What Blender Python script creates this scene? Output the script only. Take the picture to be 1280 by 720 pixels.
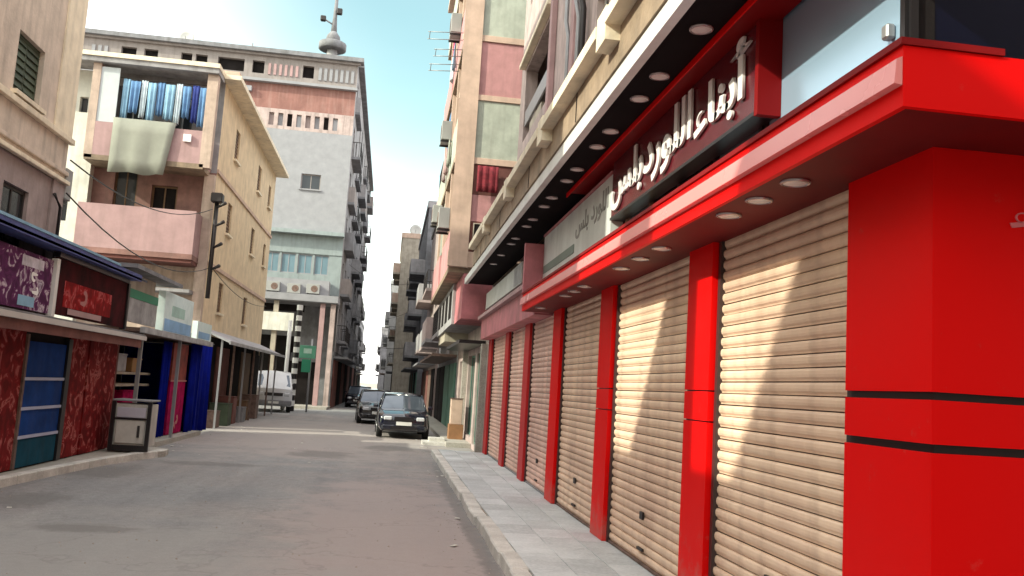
import bpy, bmesh, math, random
from math import radians, sin, cos, pi
from mathutils import Vector, Matrix
random.seed(7)
for o in list(bpy.data.objects): bpy.data.objects.remove(o)
S = bpy.context.scene
COL = S.collection
# ---------------------------------------------------------------- camera
EYE = Vector((0, 0, 1.7))
ROLL, PITCH, YAW = radians(3.5), radians(6.65), radians(7.58)
fw = Vector((sin(YAW)*cos(PITCH), cos(YAW)*cos(PITCH), sin(PITCH)))
r0 = Vector((cos(YAW), -sin(YAW), 0)); u0 = r0.cross(fw)
RR = cos(ROLL)*r0 + sin(ROLL)*u0; UU = -sin(ROLL)*r0 + cos(ROLL)*u0
cd = bpy.data.cameras.new('camera'); cam = bpy.data.objects.new('camera', cd); COL.objects.link(cam)
m3 = Matrix((RR, UU, -fw)).transposed()
cam.matrix_world = Matrix.Translation(EYE) @ m3.to_4x4()
cd.sensor_width = 36; cd.lens = 36*1100/1280; cd.clip_start = 0.05; cd.clip_end = 3000
S.camera = cam
# ---------------------------------------------------------------- sky, sun, exposure
SUN_TRAVEL = Vector((3.2, 1.3, -1.9)).normalized()
to_sun = -SUN_TRAVEL
elev = math.asin(to_sun.z); azim = math.atan2(to_sun.x, to_sun.y)      # compass angle from +Y
W = bpy.data.worlds.new('World'); S.world = W; W.use_nodes = True
nt = W.node_tree; bg = nt.nodes['Background']
sky = nt.nodes.new('ShaderNodeTexSky'); sky.sky_type = 'NISHITA'; sky.sun_disc = False
sky.sun_elevation = elev; sky.sun_rotation = azim
sky.air_density = 1.0; sky.dust_density = 2.2; sky.ozone_density = 0.6
tc = nt.nodes.new('ShaderNodeTexCoord')
nz = nt.nodes.new('ShaderNodeTexNoise'); nz.inputs['Scale'].default_value = 1.6; nz.inputs['Detail'].default_value = 5
mp = nt.nodes.new('ShaderNodeMapping'); mp.inputs['Scale'].default_value = (1, 1, 2.6)
nt.links.new(tc.outputs['Generated'], mp.inputs['Vector']); nt.links.new(mp.outputs['Vector'], nz.inputs['Vector'])
cr = nt.nodes.new('ShaderNodeMapRange'); cr.inputs['From Min'].default_value = .38; cr.inputs['From Max'].default_value = .72
cr.inputs['To Min'].default_value = .55; cr.inputs['To Max'].default_value = .95
nt.links.new(nz.outputs['Fac'], cr.inputs['Value'])
mx = nt.nodes.new('ShaderNodeMix'); mx.data_type = 'RGBA'
mx.inputs['B'].default_value = (8.6, 8.2, 8.0, 1)
tint = nt.nodes.new('ShaderNodeMix'); tint.data_type = 'RGBA'; tint.blend_type = 'MULTIPLY'; tint.inputs['Factor'].default_value = 1
tint.inputs['B'].default_value = (0.66, .98, .72, 1)
nt.links.new(sky.outputs['Color'], tint.inputs['A'])
# a clear cyan gap in the bright thin cloud, high over the street
dt = nt.nodes.new('ShaderNodeVectorMath'); dt.operation = 'DOT_PRODUCT'; dt.inputs[1].default_value = (0.061, 0.882, 0.466)
nt.links.new(tc.outputs['Generated'], dt.inputs[0])
gp = nt.nodes.new('ShaderNodeMapRange'); gp.interpolation_type = 'SMOOTHSTEP'
gp.inputs['From Min'].default_value = cos(radians(27)); gp.inputs['From Max'].default_value = cos(radians(6)); gp.inputs['To Min'].default_value = 1; gp.inputs['To Max'].default_value = 0.10
nt.links.new(dt.outputs['Value'], gp.inputs['Value'])
ml = nt.nodes.new('ShaderNodeMath'); ml.operation = 'MULTIPLY'; nt.links.new(cr.outputs['Result'], ml.inputs[0]); nt.links.new(gp.outputs['Result'], ml.inputs[1])
nt.links.new(ml.outputs[0], mx.inputs['Factor']); nt.links.new(tint.outputs['Result'], mx.inputs['A'])
nt.links.new(mx.outputs['Result'], bg.inputs['Color'])
bg.inputs['Strength'].default_value = 0.14
ld = bpy.data.lights.new('sun', 'SUN'); ld.energy = 2.1; ld.angle = radians(0.6); ld.color = (1.0, .97, .79)
sun = bpy.data.objects.new('sun', ld); COL.objects.link(sun)
sun.rotation_euler = SUN_TRAVEL.to_track_quat('-Z', 'Y').to_euler()
S.view_settings.view_transform = 'Standard'; S.view_settings.look = 'None'
S.view_settings.gamma = 1; S.view_settings.exposure = 1.32
S.render.engine = 'CYCLES'
S.cycles.max_bounces = 8; S.cycles.diffuse_bounces = 5; S.cycles.glossy_bounces = 3

# ---------------------------------------------------------------- materials
MATS = {}
def mat(name, col, rough=.8, metal=0., var=.18, scale=2.0, streak=.0, bump=.15, coat=0., spec=.5, hue=None, fine=0., stain=None, emit=0., world=False, rnd=0.):
    if name in MATS: return MATS[name]
    m = bpy.data.materials.new(name); m.use_nodes = True; t = m.node_tree; N = t.nodes; L = t.links
    b = N['Principled BSDF']; b.inputs['Roughness'].default_value = rough; b.inputs['Metallic'].default_value = metal
    b.inputs['Coat Weight'].default_value = coat; b.inputs['Specular IOR Level'].default_value = spec
    c = (*col, 1)
    tcn = N.new('ShaderNodeTexCoord')
    if world:
        gp_ = N.new('ShaderNodeNewGeometry'); PO = gp_.outputs['Position']
    else: PO = tcn.outputs['Object']
    cur = None
    n1 = N.new('ShaderNodeTexNoise'); n1.inputs['Scale'].default_value = scale; n1.inputs['Detail'].default_value = 8; n1.inputs['Roughness'].default_value = .62
    L.new(PO, n1.inputs['Vector'])
    dark = tuple(x*(1-var*1.3) for x in col); lite = tuple(min(.95, x*(1+var)) for x in (hue or col))
    r = N.new('ShaderNodeValToRGB'); r.color_ramp.elements[0].position = .3; r.color_ramp.elements[1].position = .7
    r.color_ramp.elements[0].color = (*dark, 1); r.color_ramp.elements[1].color = (*lite, 1)
    L.new(n1.outputs['Fac'], r.inputs['Fac']); cur = r.outputs['Color']
    if streak > 0:
        mpn = N.new('ShaderNodeMapping'); mpn.inputs['Scale'].default_value = (3.5, 3.5, .35)
        n2 = N.new('ShaderNodeTexNoise'); n2.inputs['Scale'].default_value = 1.5; n2.inputs['Detail'].default_value = 6
        L.new(PO, mpn.inputs['Vector']); L.new(mpn.outputs['Vector'], n2.inputs['Vector'])
        rr = N.new('ShaderNodeMapRange'); rr.inputs['From Min'].default_value = .48; rr.inputs['From Max'].default_value = .75
        rr.inputs['To Min'].default_value = 0; rr.inputs['To Max'].default_value = streak
        L.new(n2.outputs['Fac'], rr.inputs['Value'])
        mm = N.new('ShaderNodeMix'); mm.data_type = 'RGBA'; mm.blend_type = 'MIX'
        st = stain or (.10, .085, .07)
        mm.inputs['B'].default_value = (*st, 1); L.new(rr.outputs['Result'], mm.inputs['Factor']); L.new(cur, mm.inputs['A']); cur = mm.outputs['Result']
    if fine > 0:
        n3 = N.new('ShaderNodeTexNoise'); n3.inputs['Scale'].default_value = scale*22; n3.inputs['Detail'].default_value = 3
        L.new(PO, n3.inputs['Vector'])
        m3_ = N.new('ShaderNodeMix'); m3_.data_type = 'RGBA'; m3_.blend_type = 'OVERLAY'; m3_.inputs['Factor'].default_value = fine
        L.new(cur, m3_.inputs['A']); L.new(n3.outputs['Color'], m3_.inputs['B'])
        bw = N.new('ShaderNodeRGBToBW'); L.new(n3.outputs['Fac'], bw.inputs['Color']); L.new(bw.outputs['Val'], m3_.inputs['B'])
        cur = m3_.outputs['Result']
    if rnd > 0:
        oi = N.new('ShaderNodeObjectInfo'); hr = N.new('ShaderNodeMapRange'); hr.inputs['To Min'].default_value = 1-rnd; hr.inputs['To Max'].default_value = 1+rnd
        L.new(oi.outputs['Random'], hr.inputs['Value']); hm = N.new('ShaderNodeVectorMath'); hm.operation = 'SCALE'; L.new(cur, hm.inputs[0]); L.new(hr.outputs['Result'], hm.inputs['Scale']); cur = hm.outputs['Vector']
    L.new(cur, b.inputs['Base Color'])
    if bump > 0:
        bn = N.new('ShaderNodeTexNoise'); bn.inputs['Scale'].default_value = scale*9; bn.inputs['Detail'].default_value = 6
        L.new(PO, bn.inputs['Vector'])
        bp = N.new('ShaderNodeBump'); bp.inputs['Strength'].default_value = bump; bp.inputs['Distance'].default_value = .02
        L.new(bn.outputs['Fac'], bp.inputs['Height']); L.new(bp.outputs['Normal'], b.inputs['Normal'])
    if emit > 0:
        b.inputs['Emission Color'].default_value = c; b.inputs['Emission Strength'].default_value = emit
    MATS[name] = m; return m

def plain(name, col, rough=.5, metal=0., **k): return mat(name, col, rough, metal, var=.08, bump=0, **k)

def metal_paint(name, col, rough=.28, coat=.0, wav=.02, dirt=.35):
    """glossy composite panel: even colour, slight waviness, dusty towards nothing in particular"""
    m = bpy.data.materials.new(name); m.use_nodes = True; t = m.node_tree; N = t.nodes; L = t.links
    b = N['Principled BSDF']; tcn = N.new('ShaderNodeTexCoord')
    n1 = N.new('ShaderNodeTexNoise'); n1.inputs['Scale'].default_value = 1.1; n1.inputs['Detail'].default_value = 6
    L.new(tcn.outputs['Object'], n1.inputs['Vector'])
    r = N.new('ShaderNodeMapRange'); r.inputs['From Min'].default_value = .45; r.inputs['From Max'].default_value = .8
    r.inputs['To Min'].default_value = 0; r.inputs['To Max'].default_value = dirt*.25
    L.new(n1.outputs['Fac'], r.inputs['Value'])
    mm = N.new('ShaderNodeMix'); mm.data_type = 'RGBA'; mm.inputs['A'].default_value = (*col, 1); mm.inputs['B'].default_value = (col[0]*.7+.03, col[1]+.03, col[2]+.03, 1)
    L.new(r.outputs['Result'], mm.inputs['Factor']); L.new(mm.outputs['Result'], b.inputs['Base Color'])
    rr = N.new('ShaderNodeMapRange'); rr.inputs['To Min'].default_value = rough*.75; rr.inputs['To Max'].default_value = rough*1.4
    L.new(n1.outputs['Fac'], rr.inputs['Value']); L.new(rr.outputs['Result'], b.inputs['Roughness'])
    n2 = N.new('ShaderNodeTexNoise'); n2.inputs['Scale'].default_value = .9; L.new(tcn.outputs['Object'], n2.inputs['Vector'])
    bp = N.new('ShaderNodeBump'); bp.inputs['Strength'].default_value = .25; bp.inputs['Distance'].default_value = wav
    L.new(n2.outputs['Fac'], bp.inputs['Height']); L.new(bp.outputs['Normal'], b.inputs['Normal'])
    b.inputs['Coat Weight'].default_value = coat
    MATS[name] = m; return m

def add_splash(m, col=(.45, .22, .18)):
    t = m.node_tree; N = t.nodes; L = t.links; b = N['Principled BSDF']; src = b.inputs['Base Color'].links[0].from_socket
    g_ = N.new('ShaderNodeNewGeometry'); sx = N.new('ShaderNodeSeparateXYZ'); L.new(g_.outputs['Position'], sx.inputs['Vector'])
    n = N.new('ShaderNodeTexNoise'); n.inputs['Scale'].default_value = 7; n.inputs['Detail'].default_value = 9; n.inputs['Roughness'].default_value = .75; L.new(g_.outputs['Position'], n.inputs['Vector'])
    zr = N.new('ShaderNodeMapRange'); zr.inputs['From Min'].default_value = .15; zr.inputs['From Max'].default_value = .75; zr.inputs['To Min'].default_value = .30; zr.inputs['To Max'].default_value = 0; L.new(sx.outputs['Z'], zr.inputs['Value'])
    ad = N.new('ShaderNodeMath'); ad.operation = 'ADD'; L.new(n.outputs['Fac'], ad.inputs[0]); L.new(zr.outputs['Result'], ad.inputs[1])
    fr = N.new('ShaderNodeMapRange'); fr.inputs['From Min'].default_value = .62; fr.inputs['From Max'].default_value = .85; fr.inputs['To Max'].default_value = .45; L.new(ad.outputs[0], fr.inputs['Value'])
    mm = N.new('ShaderNodeMix'); mm.data_type = 'RGBA'; mm.inputs['B'].default_value = (*col, 1); L.new(fr.outputs['Result'], mm.inputs['Factor']); L.new(src, mm.inputs['A']); L.new(mm.outputs['Result'], b.inputs['Base Color'])

red = metal_paint('red_panel', (.80, .001, .001), .5, dirt=.05); red.node_tree.nodes['Principled BSDF'].inputs['Specular IOR Level'].default_value = .12; add_splash(red)
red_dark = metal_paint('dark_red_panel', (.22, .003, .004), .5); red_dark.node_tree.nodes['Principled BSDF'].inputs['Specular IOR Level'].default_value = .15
coral = metal_paint('coral_sheen', (.86, .28, .27), .25)  # pale coral stands in for sky light glancing off the red bevel
rose = mat('faded_rose_paint', (.50, .17, .19), .6, var=.25, streak=.3)
shutter_m = mat('shutter_paint', (.84, .58, .43), .5, var=.13, scale=1.0, streak=.42, bump=.05, hue=(.88, .64, .47), stain=(.36, .21, .14), world=True, rnd=.05)
shutter_far = mat('shutter_paint_rose', (.80, .53, .43), .5, var=.18, scale=1.0, streak=.4, bump=.05, stain=(.3, .18, .14), world=True, rnd=.05)
rail_m = plain('dark_guide_rail', (.05, .03, .03), .4)
black = plain('black_paint', (.012, .010, .012), .35)
navy = plain('navy_glass', (.003, .004, .016), .35, spec=.2)
white = mat('white_paint', (.74, .74, .72), .45, var=.08, bump=.03, streak=.12)
letter_m = plain('letter_white', (.92, .88, .88), .35)
lampm = plain('lamp_disc', (.75, .68, .66), .3)
lampring = plain('lamp_ring', (.45, .38, .38), .25, .7)
skypane = metal_paint('sky_reflection_tint', (.36, .52, .68), .22, dirt=.2)  # the sky's reflection is put into this pale blue base colour
skypane.node_tree.nodes['Principled BSDF'].inputs['Metallic'].default_value = .35
glass = plain('dark_glass', (.03, .035, .04), .08)
glass_b = plain('blue_glass', (.16, .25, .30), .10)
cream = mat('cream_stone', (.82, .72, .55), .75, var=.15, streak=.25, bump=.3)
browncon = mat('brown_concrete', (.27, .20, .14), .85, var=.3, streak=.4, bump=.4)
pinkwall = mat('pinkish_plaster', (.47, .37, .35), .9, var=0.21, streak=0.52, bump=.35)
pinkpar = mat('pink_parapet', (.50, .25, .25), .85, var=.15, streak=.25, bump=.25)
pinkpale = mat('pale_pink_parapet', (.42, .27, .27), .85, var=.12, streak=.2, bump=.2)
greenpar = mat('pale_green_parapet', (.42, .45, .38), .85, var=.18, streak=.3, bump=.25)
orangetrim = mat('peach_trim', (.58, .42, .33), .85, var=.15, streak=.2)
greywall = mat('grey_plaster', (.33, .32, .33), .9, var=.2, streak=.4, bump=.35)
greydark = mat('dark_grey_plaster', (.21, .21, .225), .9, var=.25, streak=.4, bump=.35)
greywarm = mat('warm_grey_plaster', (.42, .37, .30), .9, var=.2, streak=.35, bump=.3)
beige = mat('beige_render', (.64, .54, .45), .9, var=0.16, streak=0.38, bump=.3)
mauve = mat('mauve_plaster', (.36, .29, .28), .9, var=.18, streak=.3, bump=.3)
yellow = mat('yellow_ochre_wall', (.72, .57, .38), .9, var=0.13, streak=0.27, bump=.3, stain=(.32, .22, .14))
peachfront = mat('peach_front_wall', (.52, .40, .33), .9, var=0.20, streak=0.38, bump=.3)
offwhite = mat('off_white_wall', (.68, .67, .60), .9, var=0.13, streak=0.42, bump=.3, stain=(.3, .29, .26))
bigwhite = mat('pale_grey_wall', (.30, .30, .32), .9, var=0.10, streak=0.45, bump=.2, stain=(.30, .30, .32))
bigtop = mat('taupe_wall', (.29, .255, .245), .9, var=.12, streak=.3, bump=.3)
brickred = mat('brick_red_band', (.27, .13, .11), .9, var=.2, scale=1.2, streak=.3, bump=.4, stain=(.5, .35, .3))
paleblue = mat('pale_blue_band', (.27, .315, .32), .8, var=.1, streak=.25)
reddark = mat('maroon_recess', (.16, .06, .05), .9, var=.3)
oxide = mat('oxide_wall', (.26, .14, .12), .9, var=.3, streak=.3)
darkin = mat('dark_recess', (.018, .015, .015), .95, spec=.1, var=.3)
darkgreen = mat('dark_green_shutter', (.05, .07, .04), .7, var=.25)
brownwood = mat('brown_window_wood', (.16, .09, .045), .7, var=.25)
greyframe = plain('grey_metal', (.30, .30, .31), .45, .4)
rustm = mat('rusty_metal', (.16, .10, .08), .7, var=.4, scale=6)
blue_door = mat('blue_metal_door', (.008, .045, .20), .8, spec=.12, var=.3, streak=.1, bump=.1)
teal_door = mat('teal_panel', (.006, .06, .10), .8, spec=.12, var=.3, streak=.1, bump=.1)
deepblue = mat('deep_blue_cloth', (.002, .008, .20), .9, spec=.08, var=.3, bump=.1)
awnblue = mat('blue_awning', (.06, .08, .26), .6, var=.3, streak=.2)
magenta = mat('magenta_panel', (.32, .004, .07), .9, spec=.08, var=.4, scale=5)
kioskred = mat('kiosk_red', (.15, .006, .008), .8, spec=.12, var=.55, scale=5, bump=.1, hue=(.24, .02, .012), streak=.3, stain=(.03,.01,.01))
swirl = plain('poster_pink', (.42, .16, .15), .6)
postwhite = mat('poster_white', (.62, .58, .66), .6, var=.3, scale=7)
postpurple = mat('poster_purple', (.07, .015, .08), .9, spec=.1, var=.5, scale=6)
signgreen = plain('sign_green', (.015, .22, .12), .5)
signcyan = mat('light_cyan_sign', (.72, .92, .94), .35, var=.12, scale=4, bump=0)  # bright base colour in place of the sign's glow
signblue = plain('sign_blue', (.08, .20, .55), .5)
greysign = mat('grey_sign', (.36, .36, .37), .7, var=.3, scale=3)
clothblue = [mat('blue_cloth_%s' % n, c, .85, var=.15, scale=4) for n, c in (('pale', (.25, .44, .60)), ('mid', (.12, .25, .46)), ('white', (.55, .64, .70)), ('navy', (.03, .05, .25)))]
hangcloth = mat('grey_green_cloth', (.27, .275, .235), .9, var=.1, scale=1.2, bump=.1)
ironm = plain('iron', (.04, .035, .035), .5, .5)
carm = plain('navy_car_paint', (.006, .008, .018), .18, coat=1.0)
carm2 = plain('black_car_paint', (.010, .010, .014), .2, coat=1.0)
vanm = mat('white_van_paint', (.62, .63, .66), .3, var=.08, bump=0, coat=.6)
carglass = plain('car_glass', (.10, .12, .15), .05)
carglass.node_tree.nodes['Principled BSDF'].inputs['Metallic'].default_value = .4
tyrem = plain('tyre_rubber', (.015, .015, .015), .9)
rimm = plain('rim_alloy', (.40, .40, .42), .3, .8)
platem = plain('number_plate_white', (.75, .75, .72), .5)
headm = plain('headlight_glass', (.55, .57, .60), .1)
cardboard = mat('brown_cardboard', (.30, .15, .07), .9, var=.2)
greendoor = mat('sea_green_door', (.10, .22, .17), .7, var=.25, streak=.3)
kerbm = mat('kerb_stone', (.58, .56, .52), .85, var=.2, scale=3, bump=.4, fine=.4, world=True, rnd=.07)
slabm = mat('paving_slab_grey', (.50, .525, .53), .85, var=.14, scale=1.3, bump=.3, fine=.35, world=True, rnd=.07)
slabm2 = mat('paving_slab_pale', (.56, .585, .59), .85, var=.14, scale=1.6, bump=.3, fine=.35, world=True, rnd=.07)
fridge = mat('cooler_white', (.50, .48, .44), .5, var=.2, streak=.3)
satdish = plain('satellite_dish_grey', (.5, .5, .48), .5)
far_plaster = mat('distant_plaster', (.40, .40, .40), .9, var=.15, streak=.2)  # plain grey plaster for one distant building

def print_material(name, base, ink, ink2, sc=3.2):
    m = bpy.data.materials.new(name); m.use_nodes = True; t = m.node_tree; N = t.nodes; L = t.links; b = N['Principled BSDF']; b.inputs['Roughness'].default_value = .75; b.inputs['Specular IOR Level'].default_value = .12
    tcn = N.new('ShaderNodeTexCoord'); n = N.new('ShaderNodeTexNoise'); n.inputs['Scale'].default_value = sc; n.inputs['Detail'].default_value = 4; n.inputs['Distortion'].default_value = 1.6; L.new(tcn.outputs['Object'], n.inputs['Vector'])
    r = N.new('ShaderNodeValToRGB'); e = r.color_ramp.elements; e[0].position = .40; e[0].color = (*base, 1); e[1].position = .54; e[1].color = (*tuple(c*1.9 for c in base), 1)
    for p, c in ((.60, ink), (.66, tuple(c*1.3 for c in base)), (.74, ink2)): q = r.color_ramp.elements.new(p); q.color = (*c, 1)
    L.new(n.outputs['Fac'], r.inputs['Fac']); L.new(r.outputs['Color'], b.inputs['Base Color']); MATS[name] = m; return m
kioskprint = print_material('kiosk_red_print', (.11, .006, .007), (.42, .13, .12), (.30, .05, .03))
posterprint = print_material('poster_violet_print', (.07, .015, .06), (.60, .52, .58), (.55, .50, .60), 4.0)
boardprint = print_material('red_board_print', (.16, .003, .004), (.48, .10, .10), (.35, .06, .05), 3.6)
def road_material():
    m = bpy.data.materials.new('dusty_asphalt'); m.use_nodes = True; t = m.node_tree; N = t.nodes; L = t.links
    b = N['Principled BSDF']; b.inputs['Roughness'].default_value = .85
    tcn = N.new('ShaderNodeTexCoord')
    def noise(sc, det=6, vec=None, rough=.6):
        n = N.new('ShaderNodeTexNoise'); n.inputs['Scale'].default_value = sc; n.inputs['Detail'].default_value = det; n.inputs['Roughness'].default_value = rough
        L.new(vec or tcn.outputs['Object'], n.inputs['Vector']); return n.outputs['Fac']
    def ramp(fac, a, b_, ca, cb):
        r = N.new('ShaderNodeValToRGB'); r.color_ramp.elements[0].position = a; r.color_ramp.elements[1].position = b_
        r.color_ramp.elements[0].color = (*ca, 1); r.color_ramp.elements[1].color = (*cb, 1); L.new(fac, r.inputs['Fac']); return r.outputs['Color']
    def mix(f, a, b_, mode='MIX', k=None):
        x = N.new('ShaderNodeMix'); x.data_type = 'RGBA'; x.blend_type = mode
        if f is None: x.inputs['Factor'].default_value = k
        else: L.new(f, x.inputs['Factor'])
        L.new(a, x.inputs['A']); L.new(b_, x.inputs['B']); return x.outputs['Result']
    base = ramp(noise(.35, 5), .35, .68, (.235, .238, .245), (.285, .287, .29))
    warm = ramp(noise(.22, 4), .4, .7, (.27, .25, .245), (.33, .29, .275))
    sel = N.new('ShaderNodeMapRange'); sel.inputs['From Min'].default_value = .42; sel.inputs['From Max'].default_value = .62
    L.new(noise(.17, 3), sel.inputs['Value'])
    c = mix(sel.outputs['Result'], base, warm)
    # dust streaks along the wheel tracks
    mpn = N.new('ShaderNodeMapping'); mpn.inputs['Scale'].default_value = (1.4, .10, 1); L.new(tcn.outputs['Object'], mpn.inputs['Vector'])
    tr = ramp(noise(1.3, 5, mpn.outputs['Vector']), .35, .7, (.82, .82, .82), (1.16, 1.14, 1.10))
    c = mix(None, c, tr, 'MULTIPLY', .8)
    # grit
    gr = ramp(noise(60, 3), .35, .7, (.78, .78, .78), (1.18, 1.18, 1.18)); c = mix(None, c, gr, 'MULTIPLY', .9)
    gr2 = ramp(noise(9, 8, rough=.75), .38, .66, (.80, .80, .80), (1.1, 1.1, 1.1)); c = mix(None, c, gr2, 'MULTIPLY', .8)
    # dark damp / oily blots
    bl = N.new('ShaderNodeMapRange'); bl.inputs['From Min'].default_value = .62; bl.inputs['From Max'].default_value = .72
    L.new(noise(.8, 7, rough=.7), bl.inputs['Value'])
    dk = N.new('ShaderNodeRGB'); dk.outputs[0].default_value = (.12, .11, .105, 1)
    mm = N.new('ShaderNodeMath'); mm.operation = 'MULTIPLY'; mm.inputs[1].default_value = .55; L.new(bl.outputs['Result'], mm.inputs[0])
    c = mix(mm.outputs[0], c, dk.outputs[0])
    # dust drift and damp marks, each with its own place and ragged edge
    gz = N.new('ShaderNodeNewGeometry')
    def mark(c, cx, cy, rx, ry, col, amt, soft=.5):
        mp_ = N.new('ShaderNodeMapping'); mp_.vector_type = 'POINT'; mp_.inputs['Location'].default_value = (-cx/rx, -cy/ry, 0); mp_.inputs['Scale'].default_value = (1/rx, 1/ry, 0); L.new(gz.outputs['Position'], mp_.inputs['Vector'])
        ln = N.new('ShaderNodeVectorMath'); ln.operation = 'LENGTH'; L.new(mp_.outputs['Vector'], ln.inputs[0])
        nn = N.new('ShaderNodeTexNoise'); nn.inputs['Scale'].default_value = 1.6/min(rx, ry)**.5; nn.inputs['Detail'].default_value = 8; nn.inputs['Roughness'].default_value = .7; L.new(gz.outputs['Position'], nn.inputs['Vector'])
        a_ = N.new('ShaderNodeMath'); a_.operation = 'MULTIPLY_ADD'; a_.inputs[1].default_value = 1.9; L.new(nn.outputs['Fac'], a_.inputs[0]); L.new(ln.outputs['Value'], a_.inputs[2])
        r_ = N.new('ShaderNodeMapRange'); r_.interpolation_type = 'SMOOTHSTEP'; r_.inputs['From Min'].default_value = 1.95+soft*.4; r_.inputs['From Max'].default_value = 1.95-soft; r_.inputs['To Max'].default_value = amt; L.new(a_.outputs[0], r_.inputs['Value'])
        k_ = N.new('ShaderNodeRGB'); k_.outputs[0].default_value = (*col, 1); return mix(r_.outputs['Result'], c, k_.outputs[0])
    c = mark(c, -2.0, 28.5, 5.0, 11.0, (.36, .315, .295), .75)
    c = mark(c, .1, 9.5, 1.5, 8.0, (.37, .31, .295), .75)
    c = mark(c, -2.6, 7.5, 2.2, 4.0, (.31, .30, .285), .6)
    for (x_, y_, a1, a2) in ((-1.35, 20.8, .8, 1.1), (-3.1, 9.95, .6, .3), (-3.2, 17.3, 1.0, .45), (.15, 23.6, .7, 1.1), (-4.3, 11.8, .5, .8), (1.12, 12.0, .12, 8.0), (-4.4, 15.2, .6, 1.2)):
        c = mark(c, x_, y_, a1, a2, (.125, .118, .112), .55, .45)
    # cracks
    vo = N.new('ShaderNodeTexVoronoi'); vo.feature = 'DISTANCE_TO_EDGE'; vo.inputs['Scale'].default_value = .45
    ds = N.new('ShaderNodeMapping'); L.new(tcn.outputs['Object'], ds.inputs['Vector'])
    wn = N.new('ShaderNodeTexNoise'); wn.inputs['Scale'].default_value = 1.5; wn.inputs['Detail'].default_value = 6; L.new(tcn.outputs['Object'], wn.inputs['Vector'])
    ad = N.new('ShaderNodeMix'); ad.data_type = 'RGBA'; ad.blend_type = 'LINEAR_LIGHT'; ad.inputs['Factor'].default_value = .7
    L.new(ds.outputs['Vector'], ad.inputs['A']); L.new(wn.outputs['Color'], ad.inputs['B']); L.new(ad.outputs['Result'], vo.inputs['Vector'])
    ck = N.new('ShaderNodeMapRange'); ck.inputs['From Min'].default_value = 0; ck.inputs['From Max'].default_value = .012; ck.inputs['To Min'].default_value = .28; ck.inputs['To Max'].default_value = 0
    L.new(vo.outputs['Distance'], ck.inputs['Value']); c = mix(ck.outputs['Result'], c, dk.outputs[0])
    L.new(c, b.inputs['Base Color'])
    bp = N.new('ShaderNodeBump'); bp.inputs['Strength'].default_value = .5; bp.inputs['Distance'].default_value = .02
    L.new(noise(14, 10, rough=.8), bp.inputs['Height']); L.new(bp.outputs['Normal'], b.inputs['Normal'])
    return m
roadm = road_material()
groundm = mat('dusty_ground', (.34, .29, .25), .95, var=.2, scale=.7, bump=.4, fine=.4)
patchdark = mat('damp_asphalt_patch', (.09, .085, .08), .6, var=.4, scale=3, bump=.4)
patchpale = mat('pale_concrete_apron', (.37, .35, .31), .9, var=.15, scale=1.2, bump=.4, fine=.4)

# ---------------------------------------------------------------- geometry helpers
class Face:
    """a local frame: u along the face, z up, n out of it"""
    def __init__(s, origin, u, n): s.o = Vector(origin); s.u = Vector(u); s.n = Vector(n)
    def p(s, u, z, n=0): return s.o + s.u*u + s.n*n + Vector((0, 0, z))
WORLD = Face((0, 0, 0), (1, 0, 0), (0, 1, 0))
def west(x): return Face((x, 0, 0), (0, 1, 0), (-1, 0, 0))      # faces -X, u = world Y
def east(x): return Face((x, 0, 0), (0, 1, 0), (1, 0, 0))       # faces +X, u = world Y
def south(y): return Face((0, y, 0), (1, 0, 0), (0, -1, 0))     # faces -Y, u = world X

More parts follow.
